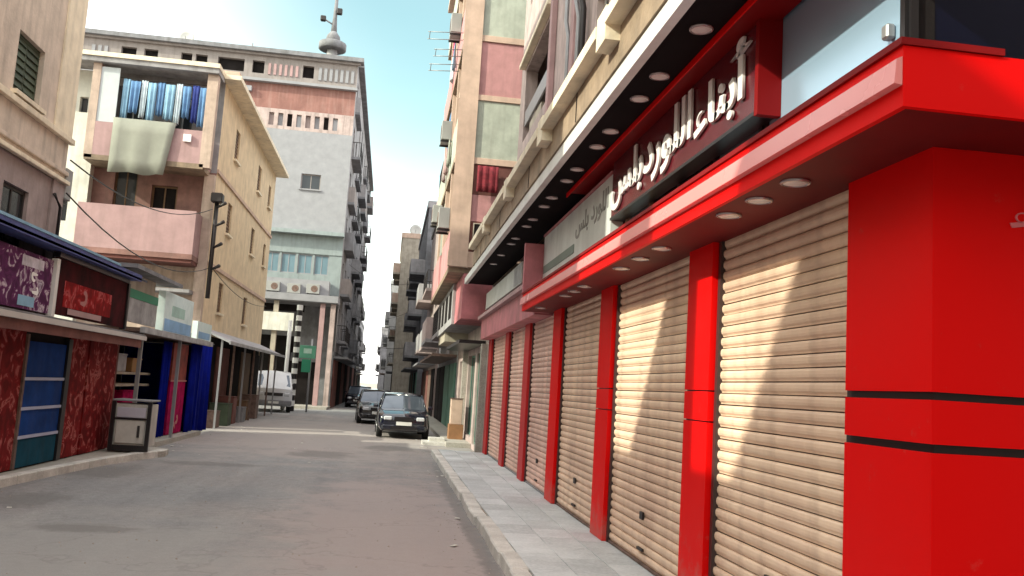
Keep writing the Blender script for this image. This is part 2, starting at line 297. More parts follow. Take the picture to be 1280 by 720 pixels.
class MB:
    def __init__(s): s.v = []; s.f = []; s.smooth = []
    def add(s, vs, fs, smooth=False):
        k = len(s.v); s.v += [tuple(v) for v in vs]; s.f += [tuple(i+k for i in f) for f in fs]; s.smooth += [smooth]*len(fs); return s
    def box(s, x0, x1, y0, y1, z0, z1): return s.fbox(WORLD, x0, x1, z0, z1, y0, y1)
    def fbox(s, F, u0, u1, z0, z1, n0, n1):
        c = [F.p(u, z, n) for n in (n0, n1) for z in (z0, z1) for u in (u0, u1)]
        return s.add(c, [(0, 1, 3, 2), (4, 6, 7, 5), (0, 4, 5, 1), (2, 3, 7, 6), (0, 2, 6, 4), (1, 5, 7, 3)])
    def quad(s, a, b, c, d): return s.add([a, b, c, d], [(0, 1, 2, 3)])
    def tube(s, pts, r, n=8, cap=True):
        pts = [Vector(p) for p in pts]; rs = r if isinstance(r, (list, tuple)) else [r]*len(pts)
        vs = []; fs = []
        for i, p in enumerate(pts):
            d = (pts[min(i+1, len(pts)-1)]-pts[max(i-1, 0)]).normalized()
            a = d.orthogonal().normalized() if abs(d.z) < .99 else Vector((1, 0, 0)); b = d.cross(a).normalized(); a = b.cross(d)
            for k in range(n):
                t = 2*pi*k/n; vs.append(p + a*cos(t)*rs[i] + b*sin(t)*rs[i])
        for i in range(len(pts)-1):
            for k in range(n): fs.append((i*n+k, i*n+(k+1) % n, (i+1)*n+(k+1) % n, (i+1)*n+k))
        if cap: fs += [tuple(range(n))[::-1], tuple(range((len(pts)-1)*n, len(pts)*n))]
        return s.add(vs, fs, True)
    def prism(s, prof, a, b):
        """prof: list of (Vector offsets); extruded from point a to point b"""
        n = len(prof); vs = [Vector(a)+p for p in prof] + [Vector(b)+p for p in prof]
        fs = [(i, (i+1) % n, n+(i+1) % n, n+i) for i in range(n)] + [tuple(range(n))[::-1], tuple(range(n, 2*n))]
        return s.add(vs, fs)
    def wall(s, F, u0, u1, z0, z1, holes, n=0., depth=.22):
        us = sorted({u0, u1, *[h[0] for h in holes], *[h[1] for h in holes]}); zs = sorted({z0, z1, *[h[2] for h in holes], *[h[3] for h in holes]})
        us = [u for u in us if u0-1e-6 <= u <= u1+1e-6]; zs = [z for z in zs if z0-1e-6 <= z <= z1+1e-6]
        for i in range(len(us)-1):
            for j in range(len(zs)-1):
                cu, cz = (us[i]+us[i+1])/2, (zs[j]+zs[j+1])/2
                if any(h[0] < cu < h[1] and h[2] < cz < h[3] for h in holes): continue
                s.quad(F.p(us[i], zs[j], n), F.p(us[i+1], zs[j], n), F.p(us[i+1], zs[j+1], n), F.p(us[i], zs[j+1], n))
        for (a, b, c, d) in holes:
            P = F.p
            s.quad(P(a, c, n), P(a, d, n), P(a, d, n-depth), P(a, c, n-depth)); s.quad(P(b, c, n), P(b, d, n), P(b, d, n-depth), P(b, c, n-depth))
            s.quad(P(a, c, n), P(b, c, n), P(b, c, n-depth), P(a, c, n-depth)); s.quad(P(a, d, n), P(b, d, n), P(b, d, n-depth), P(a, d, n-depth))
        return s
    def build(s, name, m, parent=None, bevel=0., at=None):
        """links ONE mesh object; vertices are given in world metres"""
        org = Vector(parent['org']) if parent is not None else Vector(at or (0, 0, 0))
        own = Vector(at) if at is not None else org
        me = bpy.data.meshes.new(name); me.from_pydata([tuple(Vector(v)-own) for v in s.v], [], s.f)
        bm = bmesh.new(); bm.from_mesh(me); bmesh.ops.recalc_face_normals(bm, faces=bm.faces)
        if bevel > 0: bmesh.ops.bevel(bm, geom=list(bm.edges), offset=bevel, segments=1, affect='EDGES', clamp_overlap=True)
        bm.to_mesh(me); bm.free()
        if bevel <= 0 and any(s.smooth):
            for p, q in zip(me.polygons, s.smooth): p.use_smooth = q
        me.materials.append(m)
        o = bpy.data.objects.new(name, me); COL.objects.link(o)
        if parent is not None: o.parent = parent; o.location = own-org
        else: o.location = own
        o['org'] = tuple(own); return o
def tag(o, label=None, cat=None, group=None, kind=None):
    if label: o['label'] = label
    if cat: o['category'] = cat
    if group: o['group'] = group
    if kind: o['kind'] = kind
    return o
def thing(name, loc, label, cat, group=None):
    o = bpy.data.objects.new(name, None); COL.objects.link(o); o.location = loc; o['org'] = tuple(loc); o.empty_display_size = .2
    return tag(o, label, cat, group)
def part(name, m, parent, *boxes, F=WORLD, bevel=0., **k):
    b = MB()
    for x in boxes: b.fbox(F, x[0], x[1], x[2], x[3], x[4], x[5])
    return b.build(name, m, parent, bevel, **k)
def share(src, parent, loc_world, name=None):
    o = src.copy(); COL.objects.link(o); o.parent = parent
    o.location = Vector(loc_world) - Vector(parent['org']); o['org'] = tuple(loc_world)
    if name: o.name = name
    return o
def clone(root, loc, rot=None, **k):
    def rec(o, par):
        c = o.copy(); COL.objects.link(c)
        if par is not None: c.parent = par
        for ch in o.children: rec(ch, c)
        return c
    r = rec(root, None); r.location = loc; r['org'] = tuple(loc)
    if rot is not None: r.rotation_euler = (0, 0, rot)
    return tag(r, **k)

def window(parent, F, u0, u1, z0, z1, frame=white, pane=glass, n=-.10, cols=2, shut=None, bars=0, sill=None):
    fw_ = min(.06, (u1-u0)*.08); b = MB()
    b.fbox(F, u0, u0+fw_, z0, z1, n-.05, n); b.fbox(F, u1-fw_, u1, z0, z1, n-.05, n)
    b.fbox(F, u0+fw_, u1-fw_, z0, z0+fw_, n-.05, n); b.fbox(F, u0+fw_, u1-fw_, z1-fw_, z1, n-.05, n)
    for k in range(1, cols):
        c = u0+(u1-u0)*k/cols; b.fbox(F, c-fw_*.4, c+fw_*.4, z0+fw_, z1-fw_, n-.045, n-.004)
    w = b.build('window', frame, parent)
    if shut is None:
        for k in range(cols):
            a = u0+(u1-u0)*k/cols; c = u0+(u1-u0)*(k+1)/cols
            part('pane', pane, w, (a+.01, c-.01, z0+.01, z1-.01, n-.035, n-.02), F=F)
    else:
        for k in range(cols):
            a = u0+(u1-u0)*k/cols+.02; c = u0+(u1-u0)*(k+1)/cols-.02; sb = MB()
            nsl = max(4, int((z1-z0)/.12)); h = (z1-z0-.04)/nsl
            sb.fbox(F, a, c, z0+.02, z1-.02, n-.04, n-.025)
            for i in range(nsl):
                z = z0+.02+h*i
                sb.add([F.p(a, z, n-.02), F.p(c, z, n-.02), F.p(c, z+h*.9, n-.045+.03), F.p(a, z+h*.9, n-.015),
                        F.p(a, z, n+.012), F.p(c, z, n+.012)], [(4, 5, 2, 3), (0, 1, 5, 4)])
            sb.build('shutter_leaf', shut, w)
    if sill: part('sill', sill, w, (u0-.08, u1+.08, z0-.07, z0-.002, -.1, .10), F=F)
    return w

def balcony(parent, F, u0, u1, z, depth, ph, m, slab=None, rail=None, n0=0., t=.12, capm=None):
    b = MB(); b.fbox(F, u0, u1, z-.16, z, n0, n0+depth)
    o = b.build('balcony', slab or m, parent)
    if rail is None:
        p = MB(); p.fbox(F, u0+.002, u1-.002, z+.002, z+ph, n0+depth-t, n0+depth-.003); p.fbox(F, u0+.002, u0+t, z+.002, z+ph, n0, n0+depth-t-.001); p.fbox(F, u1-t, u1-.002, z+.002, z+ph, n0, n0+depth-t-.001)
        p.build('parapet', m, o)
        if capm: part('coping', capm, o, (u0-.04, u1+.04, z+ph, z+ph+.06, n0+depth-t-.04, n0+depth+.04), F=F)
    else:
        p = MB(); P = F.p
        p.fbox(F, u0, u1, z+ph-.04, z+ph, n0+depth-.05, n0+depth-.01); p.fbox(F, u0, u1, z+.08, z+.11, n0+depth-.045, n0+depth-.015)
        k = max(3, int((u1-u0)/.16))
        for i in range(k+1):
            u = u0+.02+(u1-u0-.04)*i/k; p.fbox(F, u-.012, u+.012, z, z+ph-.02, n0+depth-.04, n0+depth-.02)
        for i in range(int(depth/.16)):
            for u in (u0+.02, u1-.02): p.fbox(F, u-.012, u+.012, z, z+ph-.02, n0+.1+i*.16, n0+.124+i*.16)
        for u in (u0+.02, u1-.02): p.fbox(F, u-.02, u+.02, z+ph-.04, z+ph, n0, n0+depth-.05)
        p.build('railing', rail, o)
    return o

# ================================================================ THE SETTING: ground, road, pavements
g = MB(); g.quad((-1500, -1500, -.02), (1500, -1500, -.02), (1500, 1500, -.02), (-1500, 1500, -.02))
tag(g.build('ground', groundm), kind='structure')
# street surface: a fine sheet with a gentle unevenness
def street_z(x, y):
    from mathutils import noise
    return .004 + .012*noise.noise(Vector((x*.35, y*.22, 0))) + .004*noise.noise(Vector((x*1.3, y*.9, 3)))
rv = []; rf = []; NX, NY = 56, 150
for j in range(NY+1):
    y = -14 + 190*(j/NY)**1.6
    for i in range(NX+1):
        x = -22 + 36*i/NX; rv.append((x, y, street_z(x, y)))
for j in range(NY):
    for i in range(NX): rf.append((j*(NX+1)+i, j*(NX+1)+i+1, (j+1)*(NX+1)+i+1, (j+1)*(NX+1)+i))
b = MB(); b.add(rv, rf, True); tag(b.build('road', roadm), kind='structure')
def blot(cx, cy, rx, ry, m, name, seed, z=.004, irr=.35):
    rnd = random.Random(seed); n = 26; ph = [rnd.uniform(0, 6.3) for _ in range(4)]
    ring = []
    for k in range(n):
        t = 2*pi*k/n; r = 1+irr*(.5*sin(2*t+ph[0])+.35*sin(3*t+ph[1])+.25*sin(5*t+ph[2])+.2*sin(9*t+ph[3]))
        ring.append((cx+rx*r*cos(t), cy+ry*r*sin(t)))
    vs = [(cx, cy, street_z(cx, cy)+z)]
    for s_ in (.5, 1): vs += [(cx+(x-cx)*s_, cy+(y-cy)*s_, street_z(cx+(x-cx)*s_, cy+(y-cy)*s_)+z) for x, y in ring]
    fs = [(0, 1+k, 1+(k+1) % n) for k in range(n)] + [(1+k, 1+n+k, 1+n+(k+1) % n, 1+(k+1) % n) for k in range(n)]
    o = MB().add(vs, fs, True).build(name, m); tag(o, kind='structure'); return o
# loose grit on the street
rnd = random.Random(3); gb = MB()
for i in range(900):
    x = rnd.uniform(-4.9, 1.2); y = rnd.uniform(4, 26); r = rnd.uniform(.004, .014)
    if rnd.random() < .5: x = rnd.choice((1.17, -4.8))+rnd.gauss(0, .22)
    if x > 1.27: x = 1.2
    z = street_z(x, y); gb.add([(x-r, y, z), (x, y-r, z), (x+r, y, z), (x, y+r, z), (x, y, z+r)], [(0, 1, 4), (1, 2, 4), (2, 3, 4), (3, 0, 4)])
tag(gb.build('grit', groundm), 'loose grit and small stones lying along both kerbs', 'grit', kind='stuff')

# right pavement: bed, kerb stones, slabs
bed = MB(); bed.box(1.34, 2.74, -12, 22.4, -.02, .100); pav = tag(bed.build('pavement', browncon, at=(1.3, 4, 0)), kind='structure')
kb = MB(); kb.box(1.20, 1.378, 0, .79, -.02, .128); k0 = kb.build('kerb_stone', kerbm, pav, bevel=.014, at=(1.2, 0, 0))
rnd = random.Random(5); y = -6.4; first = True
while y < 22.1:
    loc = (1.2+rnd.gauss(0, .006), y, rnd.gauss(0, .004))
    if first: k0.location = Vector(loc)-Vector(pav['org']); k0['org'] = loc; first = False
    else:
        q = share(k0, pav, loc); q.rotation_euler = (0, rnd.gauss(0, .01), rnd.gauss(0, .008))
    y += .80
sb = MB(); sb.box(0, .392, 0, .592, .06, .122); s0 = None
for i in range(3):
    yy = -2.0-(i*.2)
    while yy < 22.1:
        x = 1.385+i*.40
        loc = (x, yy, rnd.gauss(0, .0022))
        if s0 is None:
            s0 = MB().box(x, x+.393, yy, yy+.593, .06, .122).build('paving_slab', slabm, pav, bevel=.004, at=(x, yy, 0)); s0['org'] = (x, yy, 0)
            s1 = s0.data.copy(); s1.materials[0] = slabm2
        else:
            q = share(s0, pav, loc)
            if rnd.random() < .4: q.data = s1
            q.rotation_euler = (rnd.gauss(0, .0025), rnd.gauss(0, .0025), 0)
        yy += .60
# left pavement under the kiosks: curved kerb
lp = [(-5.3, 6), (-5.2, 9), (-5.06, 12), (-4.92, 14), (-4.75, 16), (-4.50, 17.4), (-4.22, 18.3), (-4.3, 18.9), (-4.7, 19.2)]
vs = [(x, y, .11) for x, y in lp] + [(-7.6, 19.2, .11), (-7.6, 6, .11)]; n = len(vs)
b = MB().add(vs + [(x, y, -.02) for x, y, z in vs], [tuple(range(n))] + [(i, (i+1) % n, n+(i+1) % n, n+i) for i in range(n)])
lpav = tag(b.build('left_pavement', patchpale, at=(-5, 14, 0)), kind='structure')
def arc_len(pts, step):
    out = [Vector(pts[0])]; acc = 0
    for a, c in zip(pts, pts[1:]):
        a = Vector(a); c = Vector(c); L = (c-a).length; t = step-acc
        while t <= L: out.append(a+(c-a)*t/L); t += step
        acc = (acc+L) % step
    return out
ks = arc_len(lp[:-1], .6)
for a, c in zip(ks, ks[1:]):
    d = (c-a).normalized(); nrm = Vector((d.y, -d.x)); a2 = a+d*.006; c2 = c-d*.006
    q = [a2+nrm*.02, c2+nrm*.02, c2-nrm*.14, a2-nrm*.14]
    MB().add([(p.x, p.y, -.02) for p in q]+[(p.x, p.y, .132) for p in q], [(0, 1, 2, 3), (4, 5, 6, 7), (0, 1, 5, 4), (1, 2, 6, 5), (2, 3, 7, 6), (3, 0, 4, 7)]).build('kerb_stone', kerbm, lpav, bevel=.012)
# pavement beyond the cross street, right and far left
b = MB(); b.box(1.75, 2.44, 25.2, 60, -.02, .14); tag(b.build('far_pavement', patchpale), kind='structure')
b = MB(); b.box(-5.5, -3.3, 50.5, 53.9, -.02, .15); tag(b.build('far_pavement', patchpale), kind='structure')
b = MB(); b.box(1.1, 1.75, 25.6, 26.6, -.02, .10); b.box(1.3, 1.75, 25.9, 26.6, .101, .2); tag(b.build('doorstep', kerbm), kind='structure')

# ================================================================ RIGHT: THE RED SHOP BUILDING
shop = thing('shop_building', (2.45, 3.73, 0), 'long building with bright red panelled ground floor and a row of closed roller shutters', 'building')
PIL = [(3.73, 4.50), (6.41, 7.12), (9.52, 10.26), (12.56, 13.32), (15.46, 16.18), (18.24, 18.95), (21.40, 22.10)]
PIL = [PIL[0]]+[(a+.16, c) for a, c in PIL[1:]]
Fw = west(2.45)
b = MB(); b.box(2.80, 12, 3.76, 22.08, 0, 3.2); b.build('wall', browncon, shop)
# piers faced with red composite panels, dark joints between
for i, (a, c) in enumerate(PIL):
    near = i == 0
    core = MB(); core.box(2.475, 2.80, a+.02, c-.02, .12, 3.0)
    pl = core.build('pillar', black, shop)
    rm = red if i < 4 else mat('crimson_panel', (.55, .01, .012), .5, var=.1, bump=0)
    for z0, z1 in (((.125, 1.535), (1.575, 1.775), (1.812, 3.0)) if near else ((.125, 1.548), (1.560, 1.786), (1.798, 3.0)) if i < 3 else ((.125, 3.0),)):
        if near:
            # L shaped panel that turns the corner
            P = [(2.45, c), (2.45, a), (5.8, a), (5.8, a+.02), (2.474, a+.02), (2.474, c)]
            v = [(x, y, z) for z in (z0, z1) for x, y in P]; n = 6
            MB().add(v, [(5, 4, 3, 2, 1, 0), (6, 7, 8, 9, 10, 11)]+[(k, (k+1) % n, n+(k+1) % n, n+k) for k in range(n)]).build('panel', rm, pl)
        else: MB().box(2.45, 2.78, a, c, z0, z1).build('panel', rm, pl)
b = MB(); b.box(2.5, 5.8, 3.752, 3.80, .12, 3.0); b.build('joint_backing', black, shop)
# roller shutters
slat_prof = [Vector((0, 0, 0)), Vector((-.002, 0, .010)), Vector((-.015, 0, .024)), Vector((-.019, 0, .040)), Vector((-.018, 0, .060)), Vector((-.010, 0, .0755)), Vector((0, 0, .078)), Vector((.012, 0, .078)), Vector((.012, 0, 0))]
NS = 33; PITCH_Z = (2.98-.15)/NS
for i in range(6):
    y0, y1 = PIL[i][1]+.012, PIL[i+1][0]-.012
    sh = MB(); sh.box(2.555, 2.57, y0+.04, y1-.04, .13, 2.98)
    so = sh.build('roller_shutter', rail_m, shop, at=(2.53, y0, 0))
    for yy in (y0, y1-.05): part('guide_rail', rail_m, so, (2.495, 2.555, .125, 2.99, yy, yy+.05))
    part('bottom_bar', greyframe if i > 2 else rustm, so, (2.505, 2.552, .128, .15, y0+.052, y1-.052))
    sm = shutter_m if i < 3 else shutter_far
    rnd = random.Random(20+i); base = None
    for k in range(NS):
        z = .152+k*PITCH_Z
        if base is None: base = MB().prism(slat_prof, (2.535, y0+.052, z), (2.535, y1-.052, z)).build('slat', sm, so, at=(2.535, y0+.052, z))
        else:
            q = share(base, so, (2.535+rnd.gauss(0, .0016), y0+.052, z)); q.rotation_euler = (rnd.gauss(0, .0008), rnd.gauss(0, .03)+(.12 if rnd.random() < .04 else 0), 0)
    if i < 4:
        part('lock', ironm, so, (2.50, 2.519, .55, .62, (y0+y1)/2-.05, (y0+y1)/2+.05))
        part('pull_handle', ironm, so, (2.495, 2.519, .26, .285, (y0+y1)/2-.09, (y0+y1)/2+.09))
# header behind the soffit
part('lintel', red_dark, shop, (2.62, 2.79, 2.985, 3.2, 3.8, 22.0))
# low fascia; the bright sheen along its bevel is painted on as coral
def xz_run(parent, name, m, prof, y0, y1):
    n = len(prof); v = [(x, y, z) for y in (y0, y1) for x, z in prof]
    return MB().add(v, [tuple(range(n))[::-1], tuple(range(n, 2*n))]+[(k, (k+1) % n, n+(k+1) % n, n+k) for k in range(n)]).build(name, m, parent)
def fascia_L(z0, z1, x0, y0, yend, inx, name, m):
    P = [(x0, yend), (x0, y0), (5.8, y0), (5.8, y0+.03), (x0+.03, y0+.03), (x0+.03, yend)]
    v = [(x, y, z) for z in (z0, z1) for x, y in P]; n = 6
    return MB().add(v, [(5, 4, 3, 2, 1, 0), (6, 7, 8, 9, 10, 11)]+[(k, (k+1) % n, n+(k+1) % n, n+k) for k in range(n)]).build(name, m, shop)
fascia_L(2.955, 3.215, 2.0, 3.25, 13.7, 0, 'fascia', red)
xz_run(shop, 'sheen_strip', coral, [(1.962, 3.05), (1.972, 3.155), (1.998, 3.168), (1.998, 3.045)], 3.252, 13.7)
xz_run(shop, 'top_edge', red_dark, [(1.985, 3.217), (2.452, 3.217), (2.452, 3.247), (1.985, 3.247)], 3.24, 13.7)
b = MB(); b.add([(x, y, z) for z in (2.958, 2.99) for x, y in [(2.032, 13.68), (2.032, 3.282), (5.8, 3.282), (5.8, 3.725), (2.62, 3.725), (2.62, 13.68)]],
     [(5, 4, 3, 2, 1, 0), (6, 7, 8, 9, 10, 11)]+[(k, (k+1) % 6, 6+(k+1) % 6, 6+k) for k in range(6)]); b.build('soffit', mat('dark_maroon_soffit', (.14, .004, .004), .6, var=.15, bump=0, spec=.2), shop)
part('end_cap', rose, shop, (2.0, 2.44, 2.955, 4.05, 13.703, 13.80))
part('rose_fascia', rose, shop, (2.22, 2.60, 2.93, 3.42, 13.80, 22.1))
part('rose_ledge', pinkpale, shop, (2.12, 2.60, 3.422, 3.50, 13.81, 22.1))
# downlights in the soffit
def downlight(parent, x, y, z, r):
    ring = []; n = 20
    v = [(x+rr*cos(2*pi*k/n), y+rr*sin(2*pi*k/n), zz) for rr, zz in ((r, z), (r, z-.012), (r*.84, z-.016), (r*.84, z)) for k in range(n)]
    f = [(j*n+k, j*n+(k+1) % n, (j+1)*n+(k+1) % n, (j+1)*n+k) for j in range(3) for k in range(n)]
    o = MB().add(v, f, True).build('downlight', lampring, parent)
    v = [(x+r*.83*cos(2*pi*k/n), y+r*.83*sin(2*pi*k/n), z-.010) for k in range(n)]+[(x+r*.5*cos(2*pi*k/n), y+r*.5*sin(2*pi*k/n), z-.016) for k in range(n)]
    MB().add(v, [(k, (k+1) % n, n+(k+1) % n, n+k) for k in range(n)]+[tuple(range(n, 2*n))], False).build('lamp_disc', lampm, o)
for y in (4.57, 5.06, 5.55, 7.02, 7.64, 8.31, 9.95, 10.5, 11.05, 12.9): downlight(shop, 2.17, y, 2.957, .085)
# glazing band over the fascia
part('glazing_backing', darkin, shop, (2.50, 2.60, 3.2, 4.32, 3.95, 22.0))
part('sky_blue_window', skypane, shop, (2.452, 2.472, 3.30, 4.31, 4.0, 5.58))
part('window_frame', black, shop, (2.440, 2.50, 3.248, 3.297, 3.96, 5.60), (2.440, 2.50, 3.30, 4.31, 5.583, 5.66), (2.440, 2.50, 3.30, 4.31, 3.955, 3.998))
part('wall_bracket', greyframe, shop, (2.40, 2.452, 3.62, 3.70, 4.05, 4.11), bevel=.01)
for k in range(9):
    a = 5.68+k*.88
    part('dark_window', glass if k % 3 else glass_b, shop, (2.462, 2.478, 3.255, 3.745, a+.03, a+.85))
    part('mullion', browncon if k > 2 else black, shop, (2.430, 2.49, 3.25, 3.745, a-.03, a+.028))
part('ledge_rail', browncon, shop, (2.36, 2.428, 3.25, 3.40, 6.9, 13.6))
b = MB(); b.box(2.47, 5.8, 3.955, 3.97, 3.25, 7.4); b.build('navy_glazing', navy, shop)
for k in range(4): part('mullion', black, shop, (2.46+k*.95, 2.50+k*.95, 3.25, 7.4, 3.93, 3.953))
# sign box with Arabic letters
sg = MB(); sg.box(2.30, 2.44, 5.46, 9.35, 3.66, 4.28); sgn = sg.build('sign_box', mat('maroon_sign_face', (.10, .006, .012), .25, var=.2, bump=0), shop)
part('sign_end', red_dark, sgn, (2.285, 2.45, 3.62, 4.30, 5.40, 5.455))
part('sign_rim', black, sgn, (2.285, 2.44, 3.63, 3.657, 5.458, 9.35))
def shaped(text):
    """visual order presentation forms: (isolated, final, initial, medial)"""
    T = {'\u0627': ('\ufe8d', '\ufe8e', None, None), '\u0623': ('\ufe83', '\ufe84', None, None), '\u0628': ('\ufe8f', '\ufe90', '\ufe91', '\ufe92'),
         '\u0646': ('\ufee5', '\ufee6', '\ufee7', '\ufee8'), '\u0621': ('\ufe80', '\ufe80', None, None), '\u0644': ('\ufedd', '\ufede', '\ufedf', '\ufee0'),
         '\u0648': ('\ufeed', '\ufeee', None, None), '\u0631': ('\ufead', '\ufeae', None, None), '\u062f': ('\ufea9', '\ufeaa', None, None),
         '\u0633': ('\ufeb1', '\ufeb2', '\ufeb3', '\ufeb4'), '\u064a': ('\ufef1', '\ufef2', '\ufef3', '\ufef4'), '\u0643': ('\ufed9', '\ufeda', '\ufedb', '\ufedc')}
    out = ''
    for i, ch in enumerate(text):
        if ch not in T: out = ch+out; continue
        prev = i > 0 and text[i-1] in T and T[text[i-1]][2] is not None
        nxt = i < len(text)-1 and text[i+1] in T and T[ch][2] is not None
        out = T[ch][3 if prev and nxt else 1 if prev else 2 if nxt else 0]+out
    return out
def lettering(name, text, m, parent, F, u_left, z, width, height, n, depth=.02, bold=.024):
    """text lies on face F; u_left is where its left edge (as read) goes, in the viewer's left-right direction"""
    c = bpy.data.curves.new(name, 'FONT'); c.body = text; c.extrude = depth/2; c.offset = bold; c.resolution_u = 3
    o = bpy.data.objects.new(name, c); COL.objects.link(o); bpy.context.view_layer.update()
    me = bpy.data.meshes.new_from_object(o.evaluated_get(bpy.context.evaluated_depsgraph_get())); bpy.data.objects.remove(o)
    xs = [v.co.x for v in me.vertices]; ys = [v.co.y for v in me.vertices]
    sx = width/(max(xs)-min(xs)); sz = height/(max(ys)-min(ys)); sgn_ = -1 if F.n.cross(Vector((0, 0, 1))).dot(F.u) > 0 else 1
    org = Vector(parent['org'])
    for v in me.vertices:
        p = F.p(u_left+sgn_*(v.co.x-min(xs))*sx, z+(v.co.y-min(ys))*sz, n+v.co.z); v.co = p-org
    me.materials.append(m); q = bpy.data.objects.new(name, me); COL.objects.link(q); q.parent = parent; q['org'] = tuple(org); return q
Fz = west(2.30)
# right (near) word first as read from the street
lettering('letters', shaped('أبناء'), letter_m, sgn, Fz, 6.62, 3.72, 1.10, .54, .02)
lettering('letters', shaped('اللورد'), letter_m, sgn, Fz, 8.05, 3.70, 1.36, .54, .02)
lettering('letters', shaped('بلس'), letter_m, sgn, Fz, 9.30, 3.70, 1.20, .52, .02)
pp = MB(); pp.box(2.30, 2.44, 9.36, 13.68, 3.44, 4.16); pale = pp.build('pale_sign_panel', mat('pale_sign_face', (.66, .70, .68), .4, var=.12, bump=0, streak=.15), shop)
part('green_stripe', mat('grey_green_stripe', (.16, .22, .19), .5, var=.1, bump=0), pale, (2.292, 2.299, 3.56, 3.68, 11.3, 13.62))
fgp = mat('faded_grey_print', (.28, .28, .27), .5, var=.1, bump=0)
lettering('faint_lettering', shaped('اللورد'), fgp, pale, west(2.30), 10.35, 3.74, .85, .32, .004, depth=.004); lettering('faint_lettering', shaped('بلس'), fgp, pale, west(2.30), 11.25, 3.72, .75, .30, .004, depth=.004)
part('panel_rim', rose, pale, (2.285, 2.45, 4.162, 4.20, 9.36, 13.7), (2.285, 2.45, 3.40, 3.438, 9.36, 13.7))
p2 = MB(); p2.box(2.28, 2.44, 15.9, 21.9, 3.68, 4.08); p2 = p2.build('pale_sign_panel', mat('pale_sign_face_far', (.60, .62, .60), .4, var=.15, bump=0), shop)
part('grey_block', greysign, p2, (2.272, 2.279, 3.70, 4.06, 15.95, 16.9))
# upper canopy with white front edge
CY0, CY1 = 3.35, 22.1
b = MB(); b.box(1.80, 2.44, CY0, CY1, 4.325, 4.46); b.build('canopy', mat('matt_black', (.010, .007, .008), .9, bump=0, spec=.1), shop)
part('canopy_edge', white, shop, (1.72, 1.798, 4.305, 4.455, CY0, CY1))
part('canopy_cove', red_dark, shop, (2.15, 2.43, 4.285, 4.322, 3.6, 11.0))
part('cove_strip', red, shop, (2.135, 2.148, 4.27, 4.322, 3.6, 11.2))
for y in (4.55, 5.15, 5.75, 6.72, 7.3, 8.32, 8.9, 9.9, 10.5, 11.5, 12.1, 13.1, 13.7, 14.9, 15.5, 16.9, 18.2): downlight(shop, 2.0, y, 4.323, .085)
# first floor beam and cream coping
part('beam', mat('tan_beam', (.34, .25, .175), .85, var=.3, streak=.35, bump=.4), shop, (1.70, 2.44, 4.463, 4.79, 3.9, 19.8))
for k, y in enumerate((3.9, 7.05, 10.15, 13.35, 16.5)):
    part('coping', cream, shop, (1.56, 1.95, 4.793, 4.905, y+.19, y+3.0))
    part('beam_end_block', cream, shop, (1.57, 2.0, 4.66, 4.96, y-.15, y+.18))
    part('joint_line', darkin, shop, (1.694, 1.699, 4.47, 4.78, y+1.55, y+1.575))
# upper storeys
holes = []
for fl in range(3):
    z = 5.0+fl*3.05
    holes += [(4.6, 5.8, z+.0, z+2.2), (7.6, 8.8, z, z+2.2), (10.6, 11.3, z+.8, z+2.1)]
holes += [(15.1, 18.1, 6.95, 8.55), (15.1, 18.1, 4.95, 6.55), (15.1, 18.1, 10.0, 11.6)]
b = MB(); Fu = west(2.44); b.wall(Fu, 3.98, 18.8, 4.5, 14.0, holes, 0, .25); b.box(3.75, 12, 4.0, 18.8, 4.5, 13.98)
b.quad((2.44, 18.8, 4.5), (12, 18.8, 4.5), (12, 18.8, 14), (2.44, 18.8, 14)); b.quad((2.44, 3.98, 4.5), (12, 3.98, 4.5), (12, 3.98, 14), (2.44, 3.98, 14)); b.quad((2.44, 3.98, 14), (12, 3.98, 14), (12, 18.8, 14), (2.44, 18.8, 14))
b.build('upper_wall', pinkwall, shop)
part('ground_roof', browncon, shop, (2.45, 12, 4.30, 4.46, 18.82, 22.08)); part('end_wall', pinkwall, shop, (2.50, 12, 3.2, 4.3, 22.0, 22.08))
for fl in range(3):
    z = 5.0+fl*3.05
    window(shop, Fu, 4.6, 5.8, z, z+2.2, brownwood, shut=brownwood); window(shop, Fu, 7.6, 8.8, z, z+2.2, brownwood, shut=brownwood)
    window(shop, Fu, 10.6, 11.3, z+.8, z+2.1, white)
for z in (4.95, 6.95, 10.0):
    part('loggia_back', darkin, shop, (3.5, 3.55, z-.3, z+1.9, 14.9, 18.3)); part('loggia_floor', browncon, shop, (2.66, 3.49, z-.15, z-.02, 15.0, 18.2))
part('loggia_rail', greyframe, shop, (2.46, 2.50, 7.3, 7.62, 15.12, 18.08)); part('loggia_box', greywarm, shop, (2.50, 2.9, 6.97, 7.25, 16.2, 17.6))
balcony(shop, Fu, 14.9, 18.3, 4.95, .35, .9, mauve, browncon)
part('window_hood', cream, shop, (2.30, 2.438, 8.62, 8.72, 14.9, 18.3), bevel=.01)
for y, m in ((11.85, ironm), (12.15, greyframe), (12.9, greyframe)):
    t_ = MB().tube([(2.36, y, 4.9), (2.36, y, 7.2), (2.34, y+.15, 7.5), (2.34, y+.15, 13.9)], .05 if m is ironm else .035, 8); t_.build('drainpipe', m, shop)
part('stone_pilaster', pinkpale, shop, (2.34, 2.438, 4.9, 14.0, 12.45, 12.7), bevel=.01); part('stone_pilaster', pinkpale, shop, (2.34, 2.438, 4.9, 14, 14.5, 14.72), bevel=.01)
part('floor_band', cream, shop, (2.36, 2.438, 7.72, 7.90, 9.3, 11.7), bevel=.008); part('floor_band', cream, shop, (2.36, 2.438, 10.77, 10.95, 9.3, 11.7), bevel=.008)
# partial lettering on the side wall at the frame edge
lettering('side_lettering', shaped('أبناء'), mat('faded_pink_print', (.75, .18, .20), .5, bump=0), shop, south(3.73), 2.84, 2.58, .5, .22, .004, depth=.006)

